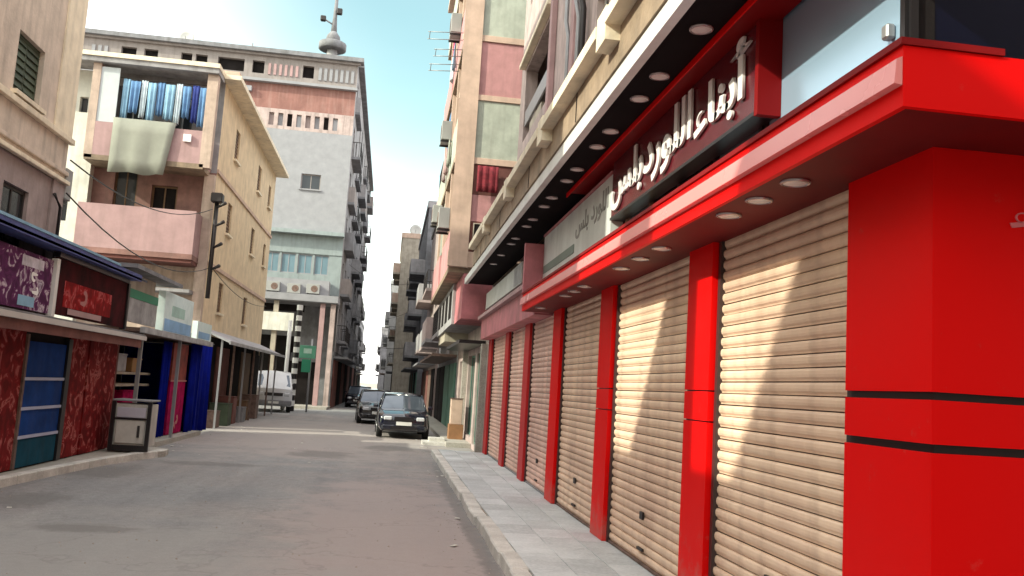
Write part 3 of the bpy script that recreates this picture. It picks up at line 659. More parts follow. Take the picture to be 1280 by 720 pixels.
# ================================================================ RIGHT: THE PINK AND GREEN BUILDING
pg = thing('apartment_building', (2.45, 22.2, 0), 'tall apartment building with stacked pink and pale green balcony panels beyond the red shops', 'building')
Fp = west(2.45); Y0, Y1 = 22.2, 32.0
hl = [(24.0, 25.0, .15, 2.7), (25.5, 27.6, .3, 2.7), (28.5, 31, .3, 2.6)]
b = MB(); b.wall(Fp, Y0, Y1, 0, 16.5, hl, 0, .5); b.box(3.0, 12, Y0+.1, Y1, 0, 16.4)
b.quad((2.45, Y0+.07, 0), (12, Y0+.07, 0), (12, Y0+.07, 16.5), (2.45, Y0+.07, 16.5)); b.quad((2.45, Y0, 16.5), (12, Y0, 16.5), (12, Y1, 16.5), (2.45, Y1, 16.5)); b.quad((2.45, Y1, 0), (12, Y1, 0), (12, Y1, 16.5), (2.45, Y1, 16.5))
b.build('wall', pinkwall, pg)
window(pg, Fp, 24.0, 25.0, .15, 2.7, greendoor, greendoor, n=-.06); window(pg, Fp, 25.5, 27.6, .3, 2.7, greendoor, glass, n=-.1, cols=3); window(pg, Fp, 28.5, 31, .3, 2.6, rustm, glass, n=-.1, cols=3)
part('shop_canopy', black, pg, (1.75, 2.44, 2.86, 2.95, 22.9, 28.2)); part('shop_canopy', greywarm, pg, (1.7, 2.44, 3.15, 3.45, 28.4, 31.9))
part('door_column', patchpale, pg, (2.30, 2.448, 0, 2.85, 22.4, 22.7), (2.30, 2.448, 0, 2.85, 27.9, 28.15)); part('green_board', signgreen, pg, (2.38, 2.446, .3, 2.1, 23.2, 23.5))
part('mezzanine', rose, pg, (1.70, 2.448, 3.45, 4.60, 22.25, 24.6)); part('mezzanine', greywall, pg, (1.62, 2.448, 3.45, 4.60, 24.61, 31.9))
for k in range(4): part('mezzanine_window', darkin, pg, (1.612, 1.618, 3.65, 4.45, 25.0+k*1.7, 26.1+k*1.7))
for k in range(3): window(pg, south(Y0-.03), 1.85+k*.36, 2.15+k*.36, 5.2, 5.9, greywarm, darkin, n=.05, cols=1)

# the projecting bay: one coloured panel per storey half
BX = 1.30
layers = [(4.75, 5.15, orangetrim), (5.15, 5.95, reddark), (5.95, 6.65, pinkpar), (6.65, 7.45, reddark), (7.45, 7.62, orangetrim), (7.62, 9.15, greenpar), (9.15, 9.3, orangetrim), (9.3, 10.75, pinkpar), (10.75, 10.92, orangetrim), (10.92, 12.3, greenpar), (12.3, 12.45, orangetrim), (12.45, 13.9, pinkpar), (13.9, 14.05, orangetrim), (14.05, 15.5, greenpar), (15.5, 15.7, orangetrim)]
for z0, z1, m in layers:
    trim = m is orangetrim; e = .04 if trim else 0
    part('ledge' if trim else 'bay_panel', m, pg, (BX-e, 3.3, z0+.001, z1-.001, Y0-.02-e, Y0+.06), bevel=.006)
part('corner_column', orangetrim, pg, (BX-.03, BX+.46, 4.75, 15.7, Y0-.09, Y0-.065)); pass
for fl in range(4):
    z = 4.75+fl*3.05
    part('balcony', browncon, pg, (BX, 2.448, z-.14, z, Y0+.081, Y1-.3))
    part('parapet', (pinkpar, greenpar, pinkpar, greenpar)[fl], pg, (BX, BX+.12, z+.002, z+1.0, Y0+.081, 26.0), (BX, BX+.12, z+.002, z+1.0, 27.2, Y1-.3))
    part('parapet', pinkpale, pg, (BX+.05, BX+.14, z+.002, z+.9, 26.001, 27.199))
    for y in (24.2, 26.5, 29.3): part('balcony_post', orangetrim, pg, (BX+.02, BX+.16, z+1.003, z+2.9, y, y+.22))
    part('curtain', (hangcloth, clothblue[1], magenta, hangcloth)[fl], pg, (BX+.05, BX+.07, z+1.05, z+2.7, 27.3+fl*.4, 28.6+fl*.4))
    window(pg, Fp, 23.2, 24.6, z+.1, z+2.2, brownwood, shut=brownwood, n=.04); window(pg, Fp, 28.2, 30, z+.1, z+2.2, brownwood, shut=brownwood, n=.04)
part('roof_slab', orangetrim, pg, (BX-.12, 12, 15.72, 15.9, Y0-.12, Y1))
o = MB()
for k in range(14):
    for j in range(7):
        u = 1.42+k*.05; z = 7.42-j*.13-.05*sin(k*.9)
red_cloth = MB(); gx = [(1.86+.045*k, 22.02-.02*sin(k*1.7)-.012*sin(k*3.1), z) for z in (7.38, 7.15, 6.9, 6.70) for k in range(13)]
red_cloth.add(gx, [(j*13+k, j*13+k+1, (j+1)*13+k+1, (j+1)*13+k) for j in range(3) for k in range(12)], True)
rc = red_cloth.build('hanging_carpet', mat('red_carpet', (.20, .02, .03), .9, var=.4, scale=8), at=(1.7, 22.1, 7.38)); tag(rc, 'dark red carpet hung over the dark opening in the pink and green building', 'carpet')
md = rc.modifiers.new('thickness', 'SOLIDIFY'); md.thickness = .015
for i, (y, z, L) in enumerate(((22.6, 11.1, .95), (22.9, 10.75, .75), (23.1, 10.4, .85))):
    rk = MB(); rk.tube([(BX, y, z), (BX-L, y+.1, z-.03)], .012, 5); rk.tube([(BX, y+.5, z), (BX-L, y+.6, z-.03)], .012, 5); rk.tube([(BX-L+.05, y+.08, z-.03), (BX-L+.05, y+.6, z-.03)], .01, 5)
    tag(rk.build('drying_rack', greyframe, at=(BX, y, z)), ('uppermost of three clothes rods sticking out over the street', 'middle one of three clothes rods sticking out over the street', 'lowest of three clothes rods sticking out over the street')[i], 'clothes rack', 'clothes rods on the pink and green building')

# ================================================================ small repeated things
def make_ac():
    r = thing('air_conditioner', (0, 0, 0), 'x', 'air conditioner')
    b = MB(); b.box(-.38, .38, 0, .30, 0, .56); b.build('casing', plain('ac_casing', (.32, .32, .31), .6), r, bevel=.012)
    ring = [(0+.2*cos(2*pi*k/16)-.08, .312, .28+.2*sin(2*pi*k/16)) for k in range(16)]; MB().add(ring+[(x, .302, z) for x, y, z in ring], [tuple(range(16))]+[(k, (k+1) % 16, 16+(k+1) % 16, 16+k) for k in range(16)]).build('fan_grille', rustm, r)
    b = MB(); b.box(-.3, -.27, -.02, .32, -.06, -.003); b.build('bracket', ironm, r); b = MB(); b.box(.27, .3, -.02, .32, -.06, -.003); b.build('bracket', ironm, r)
    return r
AC = None
def ac(x, y, z, rot, label, group='air conditioners on the facades'):
    global AC
    if AC is None: AC = make_ac(); r = AC; r.location = (x, y, z); r.rotation_euler = (0, 0, rot); tag(r, label, 'air conditioner', group)
    else: r = clone(AC, (x, y, z), rot, label=label, cat='air conditioner', group=group)
    return r
EAST, WEST, SOUTH = -pi/2, pi/2, pi
def cloth(x0, x1, y, z0, z1, m, label, seed=0, F=None, cat='laundry', name='hanging_cloth', group=None):
    F = F or WORLD; r = random.Random(seed); n = 9; g_ = []; w = x1-x0; ph = r.uniform(0, 6)
    for j in range(5):
        for k in range(n):
            u = x0+w*k/(n-1)*(1-.03*j); z = z1-(z1-z0)*j/4-.03*sin(k*1.3+ph)*(j > 2)
            g_.append(F.p(u, z, y+.035*sin(k*1.7+ph)*(j+1)/3))
    b = MB().add(g_, [(j*n+k, j*n+k+1, (j+1)*n+k+1, (j+1)*n+k) for j in range(4) for k in range(n-1)], True)
    o = b.build(name, m, at=tuple(F.p((x0+x1)/2, z1, y))); md = o.modifiers.new('thickness', 'SOLIDIFY'); md.thickness = .012
    return tag(o, label, cat, group)

# ================================================================ LEFT: NEAR BEIGE BUILDING
lb = thing('apartment_building', (-6, 15, 0), 'beige plastered building nearest on the left with a closed dark green window shutter', 'building')
Fl = east(-6.0)
hl = [(13.95, 14.95, 5.80, 6.76), (14.1, 15.05, 3.5, 4.42), (10.6, 11.6, 5.8, 6.76), (13.95, 14.95, 8.9, 9.9), (10.6, 11.6, 8.9, 9.9), (10.2, 11.4, 3.4, 4.42)]
b = MB(); b.wall(Fl, 6.2, 16.4, 4.86, 14, [h for h in hl if h[2] > 4.8], 0, .2)
for q in (((-6, 16.4), (-16, 16.4)), ((-6, 6.2), (-16, 6.2)), ((-16, 6.2), (-16, 16.4))):
    (xa, ya), (xb, yb) = q; b.quad((xa, ya, 0), (xb, yb, 0), (xb, yb, 14), (xa, ya, 14))
b.quad((-6, 6.2, 14), (-16, 6.2, 14), (-16, 16.4, 14), (-6, 16.4, 14)); b.box(-15.9, -6.3, 6.3, 16.3, 0, 13.9); b.build('wall', beige, lb)
b = MB(); b.wall(Fl, 6.2, 16.4, 0, 4.858, [h for h in hl if h[2] < 4.8], -.02, .2); b.build('lower_wall', mauve, lb)
for z0, z1, m in ((4.86, 4.93, cream), (5.03, 5.10, beige), (5.60, 5.70, cream)):
    part('ledge', m, lb, (6.2, 16.46, z0, z1, 0.002, .09 if m is cream else .05), F=Fl, bevel=.008)
part('pilaster', cream, lb, (15.62, 16.43, 5.72, 14, .002, .035), F=Fl); part('pilaster', mauve, lb, (15.9, 16.41, 0, 4.855, -.018, .02), F=Fl)
part('pilaster', cream, lb, (12.4, 12.7, 5.72, 14, .002, .03), F=Fl)
for h in hl: window(lb, Fl, h[0], h[1], h[2], h[3], darkgreen if h[2] > 4.8 else ironm, shut=darkgreen if h[2] > 4.8 else None, n=-.08, sill=cream if h[2] > 4.8 else None, cols=2)
part('roof_coping', cream, lb, (6.2, 16.5, 14.0, 14.2, -.4, .14), F=Fl)
pipe = MB().tube([(-5.9, 16.1, 3.3), (-5.9, 16.1, 4.4), (-5.95, 15.9, 4.6)], .03, 6); pipe.build('conduit', ironm, lb)
ac(-6.35, 16.42, 4.62, 0, 'grey air conditioner on the back corner of the beige building')

# unseen neighbours behind the viewpoint, placed and sized to shade shutters and shop corner
nb = thing('apartment_building', (-6, -8, 0), 'plain plastered unseen building added behind the camera on the left for its shadow on the shutters', 'building')
b = MB(); b.wall(Fl, -26, 1.5, 0, 8.1, [(-3-i*3.2, -1.8-i*3.2, z, z+1.3) for i in range(7) for z in (3.4, 6.0)], 0, .2); b.box(-16, -6.25, -26, 1.5, 0, 8.05); b.box(-16.0, -6.002, 1.45, 1.5, 0, 8.1)
b.build('wall', beige, nb)
nb2 = thing('unseen_low_building', (-6, 2.2, 0), 'lower plastered unseen building with a roof block beside the camera, shaped for its shadow on the shutters', 'building')
b = MB(); b.wall(Fl, 1.52, 6.18, 0, 6.2, [(2.3, 3.5, 3.6, 4.9)], 0, .2); b.box(-16, -6.25, 1.52, 6.18, 0, 6.15); b.build('wall', peachfront, nb2)
part('shadow_block', peachfront, nb2, (-9.3, -6.02, 6.16, 8.05, 3.45, 4.25))  # added block whose top edge casts the second slanting shadow
nc = thing('apartment_building', (3.0, -9, 0), 'grey plastered unseen building added behind the camera to block sky light from the shop corner', 'building')
b = MB(); b.wall(west(3.0), -26, -1.8, 0, 16, [(-8-i*3.2, -6.8-i*3.2, z, z+1.3) for i in range(5) for z in (4.2, 7.3, 10.4)], 0, .2); b.box(3.25, 16, -26, -2.05, 0, 15.9)
b.wall(Face((0, -1.8, 0), (1, 0, 0), (0, 1, 0)), 3.0, 16, 0, 16, [(5+i*3.2, 6.2+i*3.2, z, z+1.3) for i in range(3) for z in (1.2, 4.2, 7.3, 10.4)], 0, .2); b.build('wall', greywarm, nc)

ne = thing('apartment_building', (-1.5, -26.5, 0), 'unseen building added far behind the camera to darken the side of the shop corner', 'building')
b = MB(); b.wall(Face((0, -26.5, 0), (1, 0, 0), (0, 1, 0)), -6.2, 3.2, 0, 15, [(-5+i*2.6, -3.8+i*2.6, z, z+1.3) for i in range(3) for z in (1.2, 4.2, 7.3, 10.4)], 0, .2); b.box(-6.2, 3.2, -36, -26.75, 0, 14.9); b.build('wall', greywarm, ne)

# ================================================================ LEFT: YELLOW SIDED CORNER BUILDING
yb = thing('apartment_building', (-6, 29, 0), 'corner building with ochre yellow side wall and pink balconies hung with laundry', 'building')
FS = south(29.0); Fe = east(-6.0)
sidew = [(31.6, 32.4, 9.25, 10.35), (37.0, 37.85, 9.3, 10.4), (31.4, 32.2, 6.55, 7.65), (36.7, 37.55, 6.6, 7.7), (31.2, 32.0, 3.75, 4.8), (36.4, 37.3, 3.7, 4.8), (40.3, 41.0, 9.3, 10.3), (40.3, 41.0, 6.6, 7.6)]
b = MB(); b.wall(Fe, 29.0, 42.2, 2.9, 11.15, sidew, 0, .2); b.build('side_wall', yellow, yb)
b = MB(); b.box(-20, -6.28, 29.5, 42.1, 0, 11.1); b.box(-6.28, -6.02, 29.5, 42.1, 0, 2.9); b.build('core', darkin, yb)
for h in sidew: window(yb, Fe, h[0], h[1], h[2], h[3], brownwood, shut=brownwood, n=-.06, cols=2, sill=cream)
for z in (8.12, 5.10): part('string_course', orangetrim, yb, (29.0, 42.2, z, z+.12, .002, .06), F=Fe)
part('eave', cream, yb, (28.6, 42.5, 11.15, 11.30, -.3, .55), F=Fe); part('eave', orangetrim, yb, (28.6, 42.5, 11.303, 11.42, -.3, .48), F=Fe)
b = MB(); b.quad((-6, 42.2, 0), (-20, 42.2, 0), (-20, 42.2, 11.15), (-6, 42.2, 11.15)); b.build('rear_wall', yellow, yb)
fh = [(-7.95, -7.15, 6.55, 7.55), (-9.1, -8.4, 6.0, 8.0), (-9.3, -8.3, 9.15, 10.7), (-7.6, -6.9, 9.15, 10.5), (-8.6, -7.7, 3.3, 4.5)]
b = MB(); b.wall(FS, -9.75, -6.0, 2.9, 5.2, [h for h in fh if h[3] < 5], 0, .2); b.build('front_wall', peachfront, yb)
b = MB(); b.wall(FS, -9.75, -6.0, 5.202, 8.1, [h for h in fh if 5.2 < h[2] < 8 and h[3] < 8.2], 0, .2); b.build('front_wall', oxide, yb)
b = MB(); b.wall(FS, -9.75, -6.0, 8.102, 11.15, [h for h in fh if h[2] > 9], 0, .2); b.build('front_wall', greywall, yb)
for i, h in enumerate(fh): window(yb, FS, h[0], h[1], h[2], h[3], brownwood if i < 2 else greyframe, glass if i else darkin, n=-.1)
wh = [(-10.3, -10.05, 9.6, 10.1), (-11.2, -10.8, 8.4, 9.3), (-10.6, -10.3, 6.1, 7.2)]
b = MB(); b.wall(FS, -20, -9.752, 0, 10.98, wh, .35, .2); b.quad((-9.752, 28.65, 0), (-9.752, 29.0, 0), (-9.752, 29.0, 10.98), (-9.752, 28.65, 10.98)); b.build('white_wall', offwhite, yb)
for h in wh: window(yb, FS, h[0], h[1], h[2], h[3], greyframe, glass, n=.22, cols=1)
part('roof_slab', cream, yb, (-20, -5.95, 11.16, 11.30, 0, 1.35), F=FS) ; part('roof_edge', greywall, yb, (-20, -5.97, 11.0, 11.157, .36, 1.30), F=FS)
part('corner_post', peachfront, yb, (-6.32, -6.0, 8.0, 10.995, .85, 1.15), F=FS); part('corner_post', peachfront, yb, (-9.74, -9.5, 8.0, 10.995, .85, 1.15), F=FS)
part('corner_post', peachfront, yb, (-6.32, -6.0, 2.9, 7.99, .02, .25), F=FS)
balcony(yb, FS, -9.72, -6.2, 8.1, 1.15, 1.05, pinkpale, browncon, capm=None)
balcony(yb, FS, -9.72, -6.25, 5.25, 1.15, 1.35, pinkpale, oxide)
part('balcony_screen', plain('screen_white', (.52, .56, .58), .6), yb, (-9.5, -8.95, 9.16, 10.9, 1.08, 1.12), F=FS)
part('dark_soffit', reddark, yb, (-9.7, -6.27, 4.98, 5.085, .01, 1.1), F=FS)
part('sunshade', greywall, yb, (-9.6, -6.3, 4.1, 4.2, .02, .8), F=FS)
cloth(-8.95, -7.1, 1.22, 7.6, 9.3, hangcloth, 'large grey green sheet hung over the pink balcony', 4, FS, group=None, name='hanging_sheet')
xs = -8.85
for i in range(11):
    w = (.22, .3, .18, .26)[i % 4]; m = clothblue[(0, 1, 2, 0, 1, 0, 2, 1, 3, 1, 3)[i]]
    cloth(xs, xs+w, 1.02+.03*(i % 2), 9.3+.12*((i*5) % 3), 10.62-.06*((i*3) % 2), m, ('first', 'second', 'third', 'fourth', 'fifth', 'sixth', 'seventh', 'eighth', 'ninth', 'tenth', 'eleventh')[i]+' garment from the left on the top balcony washing line, '+('pale blue', 'mid blue', 'whitish', 'pale blue', 'mid blue', 'pale blue', 'whitish', 'mid blue', 'navy', 'mid blue', 'navy')[i], 30+i, FS, group='blue laundry on the top balcony', name='hanging_garment')
    xs += w+.02
b = MB().tube([(-9.5, 27.97, 10.66), (-8, 27.97, 10.61), (-6.2, 27.97, 10.66)], .012, 5); tag(b.build('washing_line', ironm, at=(-8, 27.97, 10.66)), 'washing line strung across the top balcony above the blue laundry', 'washing line')
part('white_lamp_box', letter_m, yb, (-6.85, -6.62, 8.75, 8.98, 1.16, 1.24), F=FS)
# iron bracket lamp on the corner
bl = thing('wall_lamp', (-5.9, 28.9, 4.5), 'dark iron pole with lamp arms fixed to the corner of the ochre building', 'lamp')
MB().tube([(-5.82, 28.6, 4.0), (-5.82, 28.6, 7.2)], .07, 8).build('pole', ironm, bl)
for z in (6.9, 6.3, 5.6, 4.9): MB().tube([(-5.82, 28.6, z), (-5.5, 28.3, z+.12)], [.03, .06], 6).build('arm', ironm, bl)
part('lantern', ironm, bl, (-5.98, -5.62, 7.05, 7.35, 28.35, 28.7), bevel=.03)
# roof tank and dish
tk = thing('water_tank', (-8, 32, 11.3), 'small round water tank on the roof of the ochre building', 'water tank'); MB().tube([(-8, 32, 11.15), (-8, 32, 11.9), (-8, 32, 12.0)], [.5, .5, .15], 14).build('tank', bigwhite, tk)

# ================================================================ THE BIG PALE BUILDING CLOSING THE VIEW ON THE LEFT
bb = thing('apartment_building', (-8, 54, 0), 'big pale seven storey building with a brick red band and mast on its roof', 'building')
FB = south(54.0); XR = -3.35
top = [(-17.43, -16.55), (-16.1, -15.3), (-13.95, -13.3), (-13.1, -12.4), (-11.78, -10.2), (-9.72, -9.0), (-6.68, -6.0)]
th = [(a, c, 20.12, 20.9) for a, c in top]
b = MB(); b.wall(FB, -26, XR, 19.72, 21.35, th, 0, .35); b.build('attic_wall', bigtop, bb)
for h in th: part('opening', darkin, bb, (h[0]+.002, h[1]-.002, h[2]+.002, h[3]-.002, -.34, -.30), F=FB)
for k in range(9): part('relief_panel', pinkpale if k > 2 else bigwhite, bb, (-19.1+k*.36 if k < 3 else -8.75+(k-3)*.33, -18.9+k*.36 if k < 3 else -8.6+(k-3)*.33, 20.1, 20.8, .002, .06), F=FB)
for k in range(7): part('relief_panel', bigwhite, bb, (-5.7+k*.33, -5.52+k*.33, 20.05, 20.85, .002, .06), F=FB)
part('cornice', greydark, bb, (-26, XR+.35, 21.36, 21.62, -.3, .45), F=FB); part('cornice_moulding', bigtop, bb, (-26, XR+.15, 21.22, 21.357, .002, .2), F=FB)  # projecting band below the cornice, in the wall's own taupe
part('ledge', bigwhite, bb, (-26, XR+.1, 19.55, 19.715, .002, .35), F=FB)
b = MB(); b.wall(FB, -26, XR, 18.0, 19.548, [], .0, .1); b.build('red_band', brickred, bb)
part('white_ledge', bigwhite, bb, (-26, -9.6, 18.9, 19.2, .004, .25), F=FB)
row = [(-8.45+k*.55, -8.15+k*.55, 16.95, 17.75) for k in range(8)]
b = MB(); b.wall(FB, -26, XR, 16.75, 17.998, row, .0, .25); b.build('pink_storey_wall', pinkwall, bb)
for i, h in enumerate(row): part('opening', (mauve, greyframe, darkin, bigwhite)[(i*3) % 4], bb, (h[0]+.002, h[1]-.002, h[2]+.002, h[3]-.002, -.24, -.2), F=FB)
row2 = [(-8.7+k*.6, -8.5+k*.6, 17.86, 17.95) for k in range(8)]
wins = [(-6.2, -5.02, 13.15, 14.1), (-9.6, -8.6, 13.15, 14.1), (-9.6, -8.6, 10.9, 11.9), (-13, -12, 13.1, 14.1)]
b = MB(); b.wall(FB, -26, XR, 10.55, 16.748, wins, .0, .25); b.build('white_wall', bigwhite, bb)
for i, h in enumerate(wins): window(bb, FB, h[0], h[1], h[2], h[3], bigtop, glass, n=-.12, sill=bigwhite)
part('shadow_ledge', paleblue, bb, (-26, XR+.05, 10.32, 10.547, .002, .55), F=FB)
row3 = [(-8.9+k*.98, -8.04+k*.98, 7.95, 9.15) for k in range(5)]
b = MB(); b.wall(FB, -26, XR, 9.2, 10.318, [], 0, .1); b.build('pale_blue_wall', paleblue, bb)
b = MB(); b.wall(FB, -26, XR, 6.75, 9.198, row3, -.05, .2); b.build('lower_wall', paleblue, bb)
for h in row3: window(bb, FB, h[0], h[1], h[2], h[3], bigwhite, glass_b, n=-.12, cols=2)
balcony(bb, FB, -9.2, -3.9, 6.75, 1.0, .75, bigwhite, bigwhite)
for i, x in enumerate((-8.2, -7.1, -5.9, -4.8)):
    ac(x, 53.0-.005, 6.62+.05*(i % 2), SOUTH, ('leftmost of four air conditioners along the low white balcony', 'second from left of four air conditioners along the low white balcony', 'third from left of four air conditioners along the low white balcony', 'rightmost of four air conditioners along the low white balcony')[i])
part('white_beam', bigwhite, bb, (-26, XR+.1, 6.15, 6.55, .0, 1.9), F=FB)
b = MB(); b.box(-26, XR-.3, 55.2, 90, 0, 21.3); b.build('core', darkin, bb)
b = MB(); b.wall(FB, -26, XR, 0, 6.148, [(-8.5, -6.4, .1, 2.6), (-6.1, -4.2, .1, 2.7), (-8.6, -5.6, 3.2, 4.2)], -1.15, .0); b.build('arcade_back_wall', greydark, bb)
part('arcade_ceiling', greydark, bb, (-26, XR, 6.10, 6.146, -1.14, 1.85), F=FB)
for k, x in enumerate((-8.9, -6.9, -4.25, -3.65)): part('column', (bigwhite, greywarm, pinkpale, pinkwall)[k], bb, (x, x+.28, 0, 6.098, 1.4, 1.68), F=FB)
part('white_fascia', offwhite, bb, (-9.5, -5.7, 4.35, 5.4, 1.72, 1.84), F=FB); part('dark_opening_strip', darkin, bb, (-9.5, -5.2, 5.55, 5.95, 1.0, 1.1), F=FB)  # dark strip stands in for the shaded opening below the beam
part('shop_opening', darkin, bb, (-8.7, -6.0, .1, 3.9, -1.13, -1.0), F=FB)
# long side of the big building going away down the street
Fs = east(XR); sh_ = []
for fl in range(6):
    for k in range(10):
        sh_.append((55.2+k*3.5, 56.5+k*3.5, 4.2+fl*2.9, 6.1+fl*2.9))
b = MB(); b.wall(Fs, 54.0, 91, 3.4, 21.35, sh_, 0, .25); b.build('side_wall', greywall, bb)
for i, h in enumerate(sh_):
    part('opening', (darkin, brownwood, glass)[i % 3], bb, (h[0]+.002, h[1]-.002, h[2]+.002, h[3]-.002, -.24, -.19), F=Fs)
rnd = random.Random(12)
for fl in range(6):
    for k in range(6):
        if rnd.random() < .8:
            balcony(bb, Fs, 55.0+k*6, 58.8+k*6, 4.1+fl*2.9, rnd.choice((.3, .4, .55)), .95, rnd.choice((greywall, greydark, bigtop, greydark)), greydark, rail=ironm if rnd.random() < .3 else None)
b = MB(); b.fbox(Fs, 54.5, 91, 21.36, 21.6, -.3, .35); b.build('side_cornice', greydark, bb)
for k in range(8): part('shop_front', darkin if k % 2 else reddark, bb, (54.4+k*4.5, 58.5+k*4.5, 0, 2.9, -.02, .05), F=Fs)
part('awning', greydark, bb, (54.2, 72, 3.0, 3.12, 0, .8), F=Fs); part('side_base', greydark, bb, (54, 91, 0, 3.39, -.28, -.03), F=Fs)
# mast on the roof
ms = thing('rooftop_mast', (-5.2, 56, 21.6), 'tall rooftop mast with a round platform on the big pale building', 'mast')
MB().tube([(-5.2, 56, 21.4), (-5.2, 56, 22.9)], .34, 12).build('base', greywall, ms)
MB().tube([(-5.2, 56, 22.80), (-5.2, 56, 22.85), (-5.2, 56, 23.25), (-5.2, 56, 23.3)], [.75, .88, .88, .8], 16).build('platform', greydark, ms); MB().tube([(-5.2, 56, 23.3), (-5.2, 56, 23.75), (-5.2, 56, 24.05)], [.5, .42, .2], 12).build('drum', greydark, ms)
MB().tube([(-5.2, 56, 24.0), (-5.2, 56, 25.0), (-5.15, 56, 29)], [.2, .13, .05], 8).build('pole', greydark, ms)
MB().tube([(-5.2, 56, 24.5), (-5.9, 55.8, 24.8)], .05, 6).build('arm', greydark, ms); part('loudspeaker', ironm, ms, (-6.1, -5.75, 24.65, 25.0, 55.7, 56), bevel=.05); part('loudspeaker', ironm, ms, (-5.1, -4.75, 25.2, 25.6, 55.7, 56), bevel=.05)
MB().tube([(-10.2, 56, 21.4), (-10.2, 56, 22.7)], .05, 6).build('small_antenna', greyframe, ms)

# ================================================================ generic street houses further off
def house(label, xf, y0, y1, h, side, wm, seed, fl_h=3.0, proud=.9, wm2=None, front_w=8, group=None, dens=.8):
    """side: 'R' faces -X (right side of street) or 'L' faces +X"""
    r = random.Random(seed); F = west(xf) if side == 'R' else east(xf); sx = 1 if side == 'R' else -1
    o = thing('apartment_building', (xf, y0, 0), label, 'building', group)
    nb_ = max(2, int((y1-y0)/2.8)); st = (y1-y0)/nb_; hs = []
    nf = int((h-3.3)/fl_h)
    for f_ in range(nf):
        for k in range(nb_): hs.append((y0+st*k+st*.3, y0+st*k+st*.7, 3.9+f_*fl_h, 5.5+f_*fl_h+r.choice((0, .3))))
    b = MB(); b.wall(F, y0, y1, 0, h, hs, 0, .25); S_ = south(y0)
    xa, xb = sorted((xf, xf+sx*front_w)); fs_ = []
    for f_ in range(nf):
        for k in range(2): c = xa+(xb-xa)*(k+.5)/2; fs_.append((c-.45, c+.45, 4.4+f_*fl_h, 5.7+f_*fl_h))
    b.wall(S_, xa, xb, 0, h, fs_, 0, .25); b.quad((xa, y0, h), (xb, y0, h), (xb, y1, h), (xa, y1, h)); b.quad((xa, y1, 0), (xb, y1, 0), (xb, y1, h), (xa, y1, h))
    b.build('wall', wm, o)
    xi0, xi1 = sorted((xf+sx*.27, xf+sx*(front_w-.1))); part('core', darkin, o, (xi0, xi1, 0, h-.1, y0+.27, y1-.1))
    for i, hh in enumerate(hs):
        if r.random() < .55: window(o, F, *hh, r.choice((brownwood, greyframe)), shut=r.choice((brownwood, darkgreen, greyframe)), n=-.08)
        else: part('opening', r.choice((darkin, glass)), o, (hh[0]+.002, hh[1]-.002, hh[2]+.002, hh[3]-.002, -.24, -.18), F=F)
    for hh in fs_: window(o, S_, *hh, greyframe, glass, n=-.1)
    for f_ in range(nf):
        for k in range(0, nb_, 2):
            if r.random() < dens:
                balcony(o, F, y0+st*k+.15, min(y1-.1, y0+st*(k+1.6)), 3.75+f_*fl_h, proud*r.uniform(.7, 1.05), .95, wm2 or wm, wm, rail=ironm if r.random() < .35 else None)
    for k in range(nb_): part('shop_front', r.choice((darkin, greendoor, reddark, rustm)), o, (y0+st*k+.2, y0+st*(k+1)-.2, .02, 2.6, .003, .06), F=F)
    part('awning', r.choice((greydark, greywarm, rustm)), o, (y0+.3, y1-.5, 2.8, 2.9, .003, proud*.9), F=F)
    part('parapet', wm2 or wm, o, (y0-.05, y1+.05, h+.003, h+.5, -.15, .1), F=F); part('front_parapet', wm2 or wm, o, (xa, xb, h+.003, h+.5, -.15, .06), F=S_)
    return o
house('grey clad apartment building next beyond the pink and green one', 2.45, 32.3, 45, 13.2, 'R', greywall, 41, proud=1.05, wm2=pinkwall)
house('lower lilac grey apartment building with crowded balconies, right of the far street', 2.35, 45.5, 62, 12.0, 'R', mauve, 42, proud=1.0, wm2=greywall)
house('dark grey apartment building in the distance where the street bends', 2.0, 63, 84, 14.5, 'R', greydark, 43, proud=1.0, wm2=greywall)
house('tall warm beige building standing out at the bend of the street', .35, 88, 106, 16.3, 'R', greywarm, 44, proud=.7, wm2=orangetrim, front_w=9)
house('mid grey distant building just left of the beige one', -.5, 112, 130, 14.2, 'R', far_plaster, 45, proud=.7, front_w=9)
house('low farthest building at the end of the street on the right', -1.6, 140, 165, 10.0, 'R', greywall, 46, proud=.6, front_w=9)
house('dark distant building beyond the big pale one on the left', -4.3, 93, 118, 15.0, 'L', greydark, 47, proud=.9)
house('farthest grey building on the left side of the street', -5.0, 122, 160, 11.0, 'L', greywall, 48, proud=.8)

